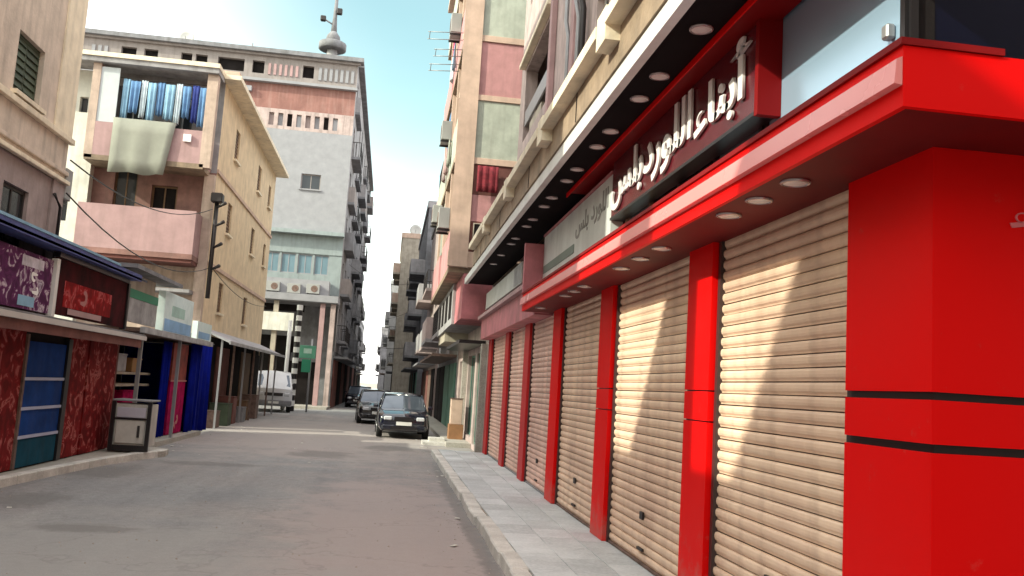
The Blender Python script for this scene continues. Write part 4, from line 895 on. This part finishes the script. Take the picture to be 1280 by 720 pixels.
# ================================================================ LEFT: KIOSKS
def swirls(name, m, parent, F, u0, u1, z0, z1, n, seed, k=5, w=.035, amp=.5):
    """flat printed swirl ribbons on a board, joined as one print"""
    r = random.Random(seed); b = MB(); W_ = u1-u0; H_ = z1-z0
    for i in range(k):
        cu = u0+W_*r.uniform(.2, .8); cz = z0+H_*(i+.5)/k; R_ = min(W_*.45, H_/k*.9)*r.uniform(.6, 1); a0 = r.uniform(0, 6); pts = []
        for j in range(15):
            t = j/14; a = a0+t*4.2; rr = R_*(1-.65*t)
            pts.append((min(u1-.05, max(u0+.05, cu+rr*cos(a))), min(z1-.05, max(z0+.05, cz+rr*sin(a)*.8))))
        vs = []
        for j, (u, z) in enumerate(pts):
            j2 = min(j+1, 14); j1 = max(j-1, 0); d = Vector((pts[j2][0]-pts[j1][0], pts[j2][1]-pts[j1][1]))
            d = d.normalized() if d.length > 1e-6 else Vector((1, 0)); ww = w*(.35+.65*sin(pi*(j+.5)/15))
            vs += [F.p(u-d.y*ww, z+d.x*ww, n+.0004*i), F.p(u+d.y*ww, z-d.x*ww, n+.0004*i)]
        b.add(vs, [(2*j, 2*j+1, 2*j+3, 2*j+2) for j in range(14)])
    o = b.build(name, m, parent); o['kind'] = 'stuff'; return o
KX = -5.30; Fk = east(KX)
kk = thing('kiosk', (KX, 15, .11), 'red panelled street kiosk with a blue metal door at the left edge of the street', 'kiosk')
b = MB(); b.box(-7.2, KX-.03, 9.5, 18.25, .10, 2.24); b.build('body', darkin, kk)
for a, c in ((9.6, 11.0), (11.03, 12.5), (12.53, 13.78)): part('red_panel', kioskprint, kk, (a, c, .13, 2.15, -.027, .0), F=Fk)
dr = part('door', blue_door, kk, (13.86, 15.42, .55, 2.0, -.027, .012), F=Fk); part('lower_plate', teal_door, dr, (13.88, 15.40, .14, .546, -.02, .016), F=Fk)
for z in (.56, .98, 1.42): part('strip', plain('pale_strip', (.42, .45, .60), .4), dr, (13.83, 15.44, z, z+.045, .014, .035), F=Fk)
part('door_post', black, kk, (15.425, 15.60, .13, 2.1, -.02, .05), F=Fk); part('door_post', rustm, kk, (13.785, 13.855, .13, 2.1, -.02, .03), F=Fk)
for i, (a, c) in enumerate(((15.61, 16.55), (16.57, 17.4), (17.42, 18.22))):
    p_ = part('red_panel', kioskprint, kk, (a, c, .13, 2.15, -.027, .0+.02*(i % 2)), F=Fk)
part('roof_edge', plain('pale_grey_edge', (.55, .52, .50), .5), kk, (9.4, 18.5, 2.25, 2.33, -.2, .45), F=Fk); part('roof', greydark, kk, (9.4, 18.5, 2.331, 2.36, -1.9, .43), F=Fk)
part('shade_valance', reddark, kk, (9.5, 18.3, 2.10, 2.248, .38, .41), F=Fk)  # dark valance added to deepen the shade under the roof edge
# boards above the kiosk roof
pb = part('poster_board', posterprint, kk, (10.4, 13.55, 2.40, 3.18, .30, .34), F=Fk)
part('printed_shape', postwhite, pb, (12.45, 13.2, 2.98, 3.12, .343, .346), F=Fk); part('printed_shape', clothblue[0], pb, (12.45, 13.0, 2.44, 2.58, .343, .346), F=Fk)
swirls('swirl_print', letter_m, pb, Fk, 12.5, 13.5, 2.6, 2.95, .346, 81, k=2, w=.03)
part('white_post', white, kk, (13.58, 13.70, 2.37, 3.22, .30, .38), F=Fk)
rb = part('red_board', mat('dark_red_poster', (.045, .003, .005), .8, spec=.1, var=.7, scale=2.5, bump=0), kk, (13.75, 17.25, 2.42, 3.26, .28, .33), F=Fk)
part('board_frame', black, rb, (13.72, 17.3, 3.262, 3.34, .26, .36), F=Fk); part('board_frame', black, rb, (17.26, 17.36, 2.40, 3.26, .26, .36), F=Fk)
part('printed_shape', boardprint, rb, (14.1, 16.4, 2.55, 2.95, .332, .335), F=Fk)
swirls('swirl_print', swirl, rb, Fk, 14.0, 17.0, 2.62, 2.95, .340, 90, k=1, w=.05); 
part('printed_shape', pinkpale, rb, (14.3, 15.9, 2.45, 2.54, .345, .348), F=Fk)
part('awning_rail', awnblue, kk, (9.5, 17.6, 3.345, 3.46, .15, .48), F=Fk); part('awning_edge', clothblue[0], kk, (9.5, 16.2, 3.463, 3.50, .40, .49), F=Fk)
b = MB(); b.add([(KX+.48, 9.5, 3.40), (KX+.48, 18.0, 3.40), (-6.05, 18.0, 3.95), (-6.05, 9.5, 3.95), (KX+.48, 9.5, 3.36), (KX+.48, 18.0, 3.36), (-6.05, 18, 3.91), (-6.05, 9.5, 3.91)], [(0, 1, 2, 3), (7, 6, 5, 4), (0, 4, 5, 1), (1, 5, 6, 2), (2, 6, 7, 3), (3, 7, 4, 0)]); b.build('awning', mat('dark_awning', (.05, .05, .07), .8, var=.4, streak=.3), kk)
# white drinks cooler at the kiosk's end
cl = thing('drinks_cooler', (-4.75, 17.6, .11), 'small grey white drinks cooler with dark frame standing at the end of the red kiosk', 'cooler')
part('cabinet', fridge, cl, (-5.08, -4.40, .22, 1.02, 17.62, 18.15), bevel=.015)
part('door_panel', fridge, cl, (-5.00, -4.48, .28, .72, 17.585, 17.618), bevel=.01); part('drawer_front', plain('lilac_grey', (.45, .43, .50), .5), cl, (-5.00, -4.48, .76, .95, 17.585, 17.618), bevel=.008)
for x0, x1, z0, z1 in ((-5.10, -5.03, .14, 1.06), (-4.45, -4.38, .14, 1.06)): part('frame_post', black, cl, (x0, x1, z0, z1, 17.565, 17.617))
part('frame_rail', black, cl, (-5.028, -4.452, .725, .755, 17.57, 17.617)); part('frame_rail', black, cl, (-5.028, -4.452, .14, .25, 17.57, 17.617)); part('lid', greydark, cl, (-5.1, -4.38, 1.065, 1.10, 17.57, 18.2), bevel=.01)
part('handle', ironm, cl, (-4.60, -4.56, .40, .62, 17.55, 17.582))

k2 = thing('kiosk', (-5.5, 21.5, 0), 'second dark open kiosk stacked with goods under a green and grey signboard', 'kiosk')
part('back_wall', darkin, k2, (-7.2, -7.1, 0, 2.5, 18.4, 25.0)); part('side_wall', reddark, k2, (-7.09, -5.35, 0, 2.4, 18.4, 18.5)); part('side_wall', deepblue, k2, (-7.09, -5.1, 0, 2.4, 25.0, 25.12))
part('floor_plinth', patchpale, k2, (-7.09, -4.9, -.02, .12, 18.52, 24.98))
part('roof', rustm, k2, (-7.2, -4.95, 2.42, 2.50, 18.3, 25.2)); part('roof_edge', greysign, k2, (-4.945, -4.85, 2.40, 2.52, 18.3, 25.2))
for z, a, c in ((1.55, 18.9, 21.6), (1.3, 18.9, 21.6), (.8, 18.9, 21.4)): part('shelf', greywarm, k2, (-6.9, -5.5, z, z+.05, a, c))
for y in (18.6, 21.9): part('post', greyframe, k2, (-5.02, -4.95, .12, 2.4, y, y+.07))
gsn = part('signboard', greysign, k2, (17.75, 20.6, 2.62, 3.10, -.0, .05), F=Fk); part('green_band', signgreen, gsn, (17.75, 20.6, 3.102, 3.28, -.0, .06), F=Fk); part('top_board', greywarm, gsn, (17.75, 20.4, 3.283, 3.6, -.03, .02), F=Fk)
part('awning_frame', greydark, k2, (17.7, 21.5, 3.62, 3.70, -.4, .35), F=Fk)
cy = part('pale_box_sign', signcyan, k2, (20.8, 23.7, 2.42+.12, 3.48, .0, .16), F=Fk); part('printed_shape', mat('sign_pale_blue_print', (.25, .45, .70), .5, var=.2, bump=0), cy, (20.9, 23.6, 2.58, 2.86, .163, .166), F=Fk); part('printed_shape', mat('sign_grey_green_print', (.40, .60, .55), .5, var=.2, bump=0), cy, (21.5, 22.8, 2.95, 3.2, .163, .166), F=Fk)  # emits nothing; its lit look is only a bright colour
s2 = part('small_box_sign', signcyan, k2, (24.5, 26.4, 2.55, 3.05, .0, .14), F=Fk); part('printed_shape', mat('sign_pale_blue_print', (.25, .45, .70), .5), s2, (24.7, 26.2, 2.6, 2.78, .143, .146), F=Fk)
def crate(x, y, z, w, d, h, m, label, name='crate', cat='crate', group='crates and cartons on the dark kiosk'):
    r = thing(name, (x, y, z), label, cat, group); part('body', m, r, (x-w/2, x+w/2, z+.002, z+h, y-d/2, y+d/2), bevel=.01)
    part('top_rim', m, r, (x-w/2-.01, x+w/2+.01, z+h+.001, z+h+.03, y-d/2-.01, y+d/2+.01)); return r
crate(-5.35, 19.2, .12, .6, .6, .55, rustm, 'rust brown crate on the floor of the dark kiosk right behind the cooler')
crate(-5.4, 20.1, .12, .6, .7, .6, plain('purple_carton', (.10, .04, .14), .7), 'purple carton on the floor of the dark kiosk')
crate(-5.75, 19.5, 1.60, .4, .6, .35, greysign, 'grey carton on the top shelf of the dark kiosk')
crate(-5.75, 20.6, 1.60, .4, .7, .28, plain('ochre_carton', (.35, .2, .08), .8), 'ochre carton on the top shelf of the dark kiosk')
crate(-5.75, 20.2, .85, .4, .8, .33, magenta, 'magenta carton on the lower shelf of the dark kiosk')
# tall display panels
mg = thing('display_stand', (-5.15, 22.5, .12), 'tall magenta and rust coloured display panel standing between two blue ones', 'display stand')
part('upper_board', mat('rust_red_board', (.22, .03, .02), .6, var=.5, scale=4), mg, (22.35, 23.9, 1.45, 2.36, .05, .10), F=Fk); lo = part('lower_board', magenta, mg, (22.35, 23.9, .14, 1.447, .05, .10), F=Fk); swirls('swirl_print', swirl, lo, Fk, 22.4, 23.6, .2, .8, .104, 101, k=3, w=.06)
part('cross_bar', swirl, mg, (22.3, 23.95, 1.42, 1.46, .101, .12), F=Fk)
db = thing('tarpaulin', (-5.2, 22.0, .12), 'narrow deep blue sheet hanging left of the magenta display panel', 'tarpaulin')
bs = MB()
def sheet(name, m, F, u0, u1, z0, z1, n, waves, amp, parent):
    K = 30; v = [F.p(u0+(u1-u0)*k/K, z, n+amp*sin(waves*2*pi*k/K)+(z1-z)*.02*sin(k)) for z in (z0, (z0+z1)/2, z1) for k in range(K+1)]
    o = MB().add(v, [(j*(K+1)+k, j*(K+1)+k+1, (j+1)*(K+1)+k+1, (j+1)*(K+1)+k) for j in range(2) for k in range(K)], True).build(name, m, parent)
    md = o.modifiers.new('t', 'SOLIDIFY'); md.thickness = .012; return o
sheet('sheet', deepblue, Fk, 21.4, 22.25, .14, 2.36, .08, 3, .03, db)
db2 = thing('tarpaulin', (-5.2, 25.5, .12), 'broad deep blue sheet hanging right of the magenta display panel', 'tarpaulin')
sheet('sheet', deepblue, Fk, 24.0, 26.8, .06, 2.50, .15, 6, .06, db2)
MB().tube([Fk.p(23.95, 2.52, .15), Fk.p(26.9, 2.52, .15)], .02, 6).build('rod', ironm, db2)

# row of dark shops with a grey awning under the ochre building
k3 = thing('shop_row', (-5.6, 30, 0), 'row of dark open shops under a pale grey awning below the ochre building', 'shop')
b = MB(); b.box(-6.2, -6.03, 27.7, 28.6, 0, 2.8); b.build('end_wall', darkin, k3)
for i in range(5): part('shop_front', (darkin, reddark, darkin, brownwood, darkin)[i], k3, (-6.018, -5.95, .02, 2.6, 29.2+i*2.6, 31.6+i*2.6))
for i in range(7): part('post', (greyframe, rustm)[i % 2], k3, (-5.12, -5.06, 0, 2.72-.0*i, 27.8+i*2.2, 27.86+i*2.2))
aw = MB(); 
for k in range(12):
    y = 27.6+k*1.2
    aw.add([(-4.85, y, 2.66), (-4.85, y+1.19, 2.66), (-6.0, y+1.19, 3.12), (-6.0, y, 3.12), (-4.85, y, 2.62), (-4.85, y+1.19, 2.62), (-6, y+1.19, 3.08), (-6, y, 3.08)], [(0, 1, 2, 3), (7, 6, 5, 4), (0, 4, 5, 1), (1, 5, 6, 2), (2, 6, 7, 3), (3, 7, 4, 0)])
    if k < 12: aw.build('awning_panel', plain('awning_lilac_grey', (.38, .36, .39), .7) if k % 3 else greysign, k3); aw = MB()
part('awning_edge', greysign, k3, (-4.845, -4.80, 2.58, 2.68, 27.6, 42.0))
for i in range(6):
    crate(-5.45+.1*(i % 2), 28.6+i*1.5, 0, .6, .7, .5+.2*(i % 3), (rustm, darkgreen, reddark, greydark, brownwood, rustm)[i],
          ('rusty box standing first under the grey awning', 'dark green box standing second under the grey awning', 'maroon box standing third under the grey awning', 'dark grey box standing fourth under the grey awning', 'brown box standing fifth under the grey awning', 'rusty box standing last under the grey awning')[i], group='boxes under the grey awning')

# ================================================================ arcade side: striped pole, green sign, poles
sp = thing('striped_pole', (-4.75, 46, 0), 'tall pole painted in black and white bands before the big pale building', 'pole')
zb = .0; i = 0
bandw = None; bandk = None
while zb < 5.2:
    src = bandw if i % 2 else bandk
    if src is None:
        m = MB().tube([(-4.75, 46, zb), (-4.75, 46, zb+.268)], .15, 10); m.smooth = [False]*len(m.smooth)
        q = m.build('band', white if i % 2 else black, sp, at=(-4.75, 46, zb))
        if i % 2: bandw = q
        else: bandk = q
    else: share(src, sp, (-4.75, 46, zb))
    zb += .27; i += 1
wp = MB().tube([(-5.2, 46.3, 0), (-5.2, 46.3, 4.6)], .10, 8); tag(wp.build('white_pole', white, at=(-5.2, 46.3, 0)), 'plain white pole just left of the black and white banded one', 'pole')
gs = thing('street_sign', (-4.2, 45.8, 0), 'green sign board on a pale post beside the banded pole', 'sign')
MB().tube([(-3.98, 45.85, 0), (-3.98, 45.85, 3.7)], .05, 8).build('post', greyframe, gs); part('sign_board', mat('mint_sign', (.10, .34, .22), .5, var=.2, bump=0), gs, (-4.55, -3.75, 2.7, 3.35, 45.72, 45.78), bevel=.01); part('printed_shape', mat('mint_print', (.4, .6, .5), .5), gs, (-4.35, -3.95, 2.95, 3.2, 45.712, 45.718))
part('lower_board', signgreen, gs, (-4.4, -3.95, 2.0, 2.65, 45.72, 45.78))
o = MB()
wpr = [Vector((-3.0, 86, 5.6))+(Vector((5.2, 0, -.15)))*t/10+Vector((0, 0, -.5*(1-(t/5-1)**2))) for t in range(11)]
tag(MB().tube(wpr, .03, 4).build('overhead_wire', ironm, at=(0, 86, 5.3)), 'sagging wire crossing the far end of the street', 'wire')

# ================================================================ VEHICLES
def loft(parent, name, m, stations, smooth=True):
    """stations: (y, [(x, z) ...] half profile from bottom centre outwards to top centre) mirrored"""
    vs = []; n = None
    for y, pr in stations:
        full = [(x, z) for x, z in pr]+[(-x, z) for x, z in reversed(pr)]
        n = len(full); vs += [(x, y, z) for x, z in full]
    fs = [(i*n+k, i*n+(k+1) % n, (i+1)*n+(k+1) % n, (i+1)*n+k) for i in range(len(stations)-1) for k in range(n)]
    fs += [tuple(range(n))[::-1], tuple(range((len(stations)-1)*n, len(stations)*n))]
    b = MB().add(vs, fs, smooth); o = b.build(name, m, parent)
    md = o.modifiers.new('round', 'BEVEL'); md.width = .03; md.segments = 2; md.limit_method = 'ANGLE'; md.angle_limit = radians(28)
    return o
def wheel(parent, x, y, r=.31, w=.19):
    s_ = 1 if x > 0 else -1
    t = MB().tube([(x-w/2, y, r), (x-w/2+.03, y, r), (x+w/2-.03, y, r), (x+w/2, y, r)], [r*.92, r, r, r*.92], 20).build('wheel', tyrem, parent, at=(x, y, r))
    MB().tube([(x+s_*(w/2-.01), y, r), (x+s_*(w/2+.012), y, r)], [r*.62, r*.56], 14).build('rim', rimm, t)
def sedan(loc, rot, paint, label, W_=1.62, group='dark cars parked in the middle of the street'):
    o = thing('parked_car', (0, 0, 0), label, 'car', group); h = W_/2
    def st(y, zb, zm, zt, w, wt): return (y, [(0, zb), (w*.9, zb), (w, zb+.12), (w, zm), (w*.985, zt-.06), (wt, zt), (0, zt+.03)])
    loft(o, 'body', paint, [st(-2.08, .34, .5, .66, h*.80, h*.62), st(-2.0, .24, .5, .74, h*.93, h*.78), st(-1.55, .2, .55, .84, h, h*.88), st(-.9, .2, .6, .90, h, h*.92), st(.9, .2, .6, .93, h, h*.92), st(1.5, .22, .6, .93, h, h*.88), st(2.0, .28, .6, .88, h*.93, h*.8), st(2.08, .36, .6, .80, h*.85, h*.7)])
    loft(o, 'cabin', carglass, [(-.98, [(0, .88), (h*.9, .88), (h*.88, .90), (0, .92)]), (-.30, [(0, .88), (h*.93, .88), (h*.74, 1.34), (0, 1.385)]), (.75, [(0, .88), (h*.93, .9), (h*.73, 1.36), (0, 1.40)]), (1.45, [(0, .88), (h*.88, .90), (h*.84, .95), (0, .97)])])
    loft(o, 'roof', paint, [(-.36, [(0, 1.34), (h*.74, 1.325), (h*.73, 1.35), (0, 1.40)]), (.2, [(0, 1.37), (h*.77, 1.345), (h*.75, 1.385), (0, 1.43)]), (.82, [(0, 1.33), (h*.74, 1.32), (h*.72, 1.35), (0, 1.41)])])
    for s_ in (-1, 1):
        MB().tube([(s_*h*.905, -.95, .90), (s_*h*.755, -.32, 1.345)], .03, 6).build('pillar', paint, o); MB().tube([(s_*h*.89, 1.4, .94), (s_*h*.755, .8, 1.345)], .045, 6).build('pillar', paint, o)
        MB().tube([(s_*h*.95, .25, .9), (s_*h*.79, .25, 1.35)], .03, 6).build('pillar', paint, o)
        b = MB(); b.box(s_*h*.62-.13, s_*h*.62+.13, -2.10, -1.98, .56, .69); b.build('headlight', headm, o, bevel=.03)
        b = MB(); b.box(s_*h*.66-.11, s_*h*.66+.11, 2.02, 2.10, .62, .78); b.build('tail_light', magenta, o, bevel=.02)
        b = MB(); b.box(min(s_*h, s_*(h+.16)), max(s_*h, s_*(h+.16)), -.82, -.70, .90, 1.02); b.build('wing_mirror', paint, o, bevel=.03)
        for y in (-1.32, 1.28): wheel(o, s_*(h-.08), y)
    part('grille', black, o, (-h*.38, h*.38, .56, .68, -2.105, -2.03)); part('number_plate', platem, o, (-.24, .24, .42, .53, -2.125, -2.10)); part('front_bumper', paint, o, (-h*.85, h*.85, .26, .44, -2.10, -1.95), bevel=.04)
    part('lower_grille', black, o, (-h*.5, h*.5, .30, .38, -2.115, -2.09)); b = MB(); b.box(-.22, .22, 2.08, 2.11, .55, .66); b.build('number_plate', platem, o)
    o.location = loc; o.rotation_euler = (0, 0, rot); return o
c1 = sedan((.53, 30.0, .0), radians(1.5), carm, 'dark navy saloon car facing the camera, nearest in the street')
c2 = sedan((-.42, 38.5, .0), radians(3), carm2, 'black saloon car partly hidden behind the left side of the nearest car')
clone(c1, (-1.8, 60, 0), radians(-2), label='small dark car farthest down the street', cat='car', group='dark cars parked in the middle of the street')
vn = thing('white_van', (0, 0, 0), 'white van parked before the big pale building with its front to the street', 'van'); h = .88
loft(vn, 'body', vanm, [(-2.1, [(0, .35), (h*.9, .35), (h*.97, .5), (h*.95, 1.0), (h*.9, 1.12), (0, 1.15)]), (-1.95, [(0, .3), (h, .3), (h, .5), (h, 1.1), (h*.95, 1.25), (0, 1.3)]), (-1.45, [(0, .3), (h, .3), (h, .5), (h, 1.2), (h*.9, 1.82), (0, 1.9)]), (-1.2, [(0, .3), (h, .3), (h, .5), (h, 1.2), (h*.92, 1.92), (0, 1.98)]), (2.1, [(0, .3), (h, .3), (h, .5), (h, 1.2), (h*.92, 1.92), (0, 1.98)]), (2.2, [(0, .4), (h*.95, .4), (h*.96, .5), (h*.95, 1.2), (h*.86, 1.85), (0, 1.9)])])
wq = MB(); wq.add([(-h*.86, -1.99, 1.22), (h*.86, -1.99, 1.22), (h*.80, -1.505, 1.78), (-h*.80, -1.505, 1.78), (-h*.86, -1.90, 1.22), (h*.86, -1.90, 1.22), (h*.80, -1.42, 1.78), (-h*.80, -1.42, 1.78)], [(0, 1, 2, 3), (4, 7, 6, 5), (0, 4, 5, 1), (1, 5, 6, 2), (2, 6, 7, 3), (3, 7, 4, 0)]); wq.build('windscreen', carglass, vn)
for s_ in (-1, 1):
    for a, c in ((-1.35, -.6), (-.5, .6), (.7, 1.9)):
        wq = MB(); wq.add([(s_*(h+.004), a, 1.22), (s_*(h+.004), c, 1.22), (s_*(h*.935+.004), c, 1.74), (s_*(h*.935+.004), a, 1.74), (s_*(h-.03), a, 1.22), (s_*(h-.03), c, 1.22), (s_*(h*.935-.03), c, 1.74), (s_*(h*.935-.03), a, 1.74)], [(0, 1, 2, 3), (4, 7, 6, 5), (0, 4, 5, 1), (1, 5, 6, 2), (2, 6, 7, 3), (3, 7, 4, 0)]); wq.build('side_window', carglass, vn)
    part('headlight', headm, vn, (s_*.6-.14, s_*.6+.14, .78, .95, -2.13, -2.02), bevel=.03); part('wing_mirror', black, vn, (min(s_*.9, s_*1.06), max(s_*.9, s_*1.06), 1.2, 1.42, -1.72, -1.62), bevel=.02)
    for y in (-1.35, 1.35): wheel(vn, s_*(h-.08), y)
part('grille', black, vn, (-.42, .42, .78, .93, -2.125, -2.02)); part('bumper', greydark, vn, (-.85, .85, .35, .58, -2.17, -2.0), bevel=.04); part('number_plate', platem, vn, (-.25, .25, .42, .53, -2.19, -2.172))
vn.location = (-5.75, 45.2, 0); vn.rotation_euler = (0, 0, radians(12))

# ================================================================ small street things
bx = thing('cardboard_box', (2.2, 27.2, 0), 'tall brown wooden crate standing by the green shop door', 'crate')
part('body', cardboard, bx, (1.92, 2.36, .02, .58, 26.95, 27.5), bevel=.01); part('upper_box', orangetrim, bx, (1.95, 2.30, .583, 1.35, 27.0, 27.4), bevel=.01); part('lid_flap', rustm, bx, (1.93, 2.32, 1.352, 1.375, 26.98, 27.42))
for i, (x, y, l) in enumerate(((-4.95, 19.3, 'rust red barrel beside the white drinks cooler'), )):
    bbq = thing('barrel', (x, y, .12), l, 'barrel'); MB().tube([(x, y, .122), (x, y, .4), (x, y, .42), (x, y, .44), (x, y, .88)], [.24, .24, .255, .24, .24], 16).build('drum', mat('barrel_red', (.2, .03, .03), .5, var=.4), bbq); MB().tube([(x, y, .881), (x, y, .90)], .225, 16).build('lid', greydark, bbq)
# fix lengths of the satellite dishes on the right hand roofs
def dish(x, y, z, label, s=.45):
    r = thing('satellite_dish', (x, y, z), label, 'satellite dish', 'satellite dishes on the roofs')
    v = [(x, y, z+.5)]; 
    for j in (1, 2, 3):
        for k in range(14): a = 2*pi*k/14; rr = s*j/3; v.append((x+rr*cos(a), y-.12*(j/3)**2*1.0+0.1*sin(a)*rr, z+.5+rr*sin(a)))
    f = [(0, 1+k, 1+(k+1) % 14) for k in range(14)]+[(1+j*14+k, 1+j*14+(k+1) % 14, 15+j*14+(k+1) % 14, 15+j*14+k) for j in range(2) for k in range(14)]
    o = MB().add(v, f, True).build('bowl', satdish, r); md = o.modifiers.new('t', 'SOLIDIFY'); md.thickness = .02
    MB().tube([(x, y+.05, z), (x, y+.05, z+.5)], .025, 6).build('stand', ironm, r); MB().tube([(x, y, z+.25), (x, y-.4, z+.5)], .012, 5).build('arm', ironm, r)
dish(2.9, 64.5, 14.5, 'satellite dish on the dark grey distant roof'); dish(1.6, 89, 16.8, 'satellite dish on the tall warm beige roof', .6); dish(3.6, 33.0, 13.7, 'satellite dish on the roof of the grey clad building')
dish(-3.9, 60, 21.7, 'satellite dish on the roof edge of the big pale building', .5); dish(-14, 55, 21.7, 'satellite dish at the middle of the big pale roof', .5)

# cables and litter
def cable(a, c, sag, label, r=.012, n=12):
    a = Vector(a); c = Vector(c); pts = [a+(c-a)*t/n+Vector((0, 0, -sag*(1-(2*t/n-1)**2))) for t in range(n+1)]
    tag(MB().tube(pts, r, 4).build('overhead_cable', ironm, at=tuple(a)), label, 'cable', 'cables hung along the facades')
cable((-5.85, 29.2, 5.0), (-5.85, 41.8, 4.9), .35, 'cable sagging along the ochre side wall above the grey awning')
cable((2.3, 22.4, 5.0), (1.4, 32.2, 5.4), .4, 'cable sagging along the pink and green building above the shops')
cable((-3.2, 60, 9.5), (1.2, 60, 8.6), .6, 'thin cable crossing the street high beyond the parked cars', .014)
cable((-3.2, 72, 7.0), (1.2, 70, 7.4), .5, 'lower thin cable crossing the street farther away', .014)
rnd = random.Random(77); lb_ = MB()
for i in range(46):
    side = rnd.random()
    x = rnd.gauss(1.05, .12) if side < .4 else rnd.gauss(-4.55, .3) if side < .85 else rnd.uniform(-4, 1); y = rnd.uniform(6, 30); x = min(x, 1.15)
    if x < -4.3: y = rnd.uniform(19.5, 30)
    r = rnd.uniform(.02, .055); a = rnd.uniform(0, 6); z = street_z(x, y)+.003
    p = [(x+r*cos(a+k*pi/2+rnd.uniform(-.3, .3)), y+r*sin(a+k*pi/2), z+rnd.uniform(0, .018)) for k in range(4)]
    lb_.add(p+[(u, v, w-.003) for u, v, w in p], [(0, 1, 2), (0, 2, 3), (4, 6, 5), (4, 7, 6), (0, 4, 5, 1), (1, 5, 6, 2), (2, 6, 7, 3), (3, 7, 4, 0)])
tag(lb_.build('litter', mat('paper_litter', (.55, .53, .48), .9, var=.4, scale=3)), 'scattered paper scraps lying along both edges of the street', 'litter', kind='stuff')

for i, (y, z, l) in enumerate(((23.6, 6.9, 'air conditioner hung lowest on the street side of the pink and green building'), (25.6, 9.9, 'air conditioner in the middle of the street side of the pink and green building'), (24.4, 12.7, 'air conditioner highest on the street side of the pink and green building'), (28.2, 7.9, 'air conditioner farther back on the pink and green building'))):
    ac(1.30, y, z-1.0, WEST, l)
ac(2.44, 12.9, 5.35, WEST, 'air conditioner on the pinkish wall above the cream coping of the red shops')
for i in range(5):
    cloth(24.6+i*.5, 25.0+i*.5, -1.22+.0, 8.0+3.05*(i % 2), 8.75+3.05*(i % 2), (hangcloth, clothblue[0], pinkpale, clothblue[2], mauve)[i], ('grey green', 'pale blue', 'pale pink', 'whitish', 'mauve')[i]+' cloth drying over the street side of the pink and green building', 50+i, Face((0, 0, 0), (0, 1, 0), (-1, 0, 0)), group='cloths drying over the right hand balconies')
cable((-5.9, 16.3, 5.3), (-6.0, 28.9, 6.9), .5, 'cable strung from the beige building to the corner of the ochre one', .014)
cable((-5.9, 16.3, 4.7), (-5.9, 28.9, 5.0), .6, 'lower cable strung over the kiosks to the ochre building', .014)
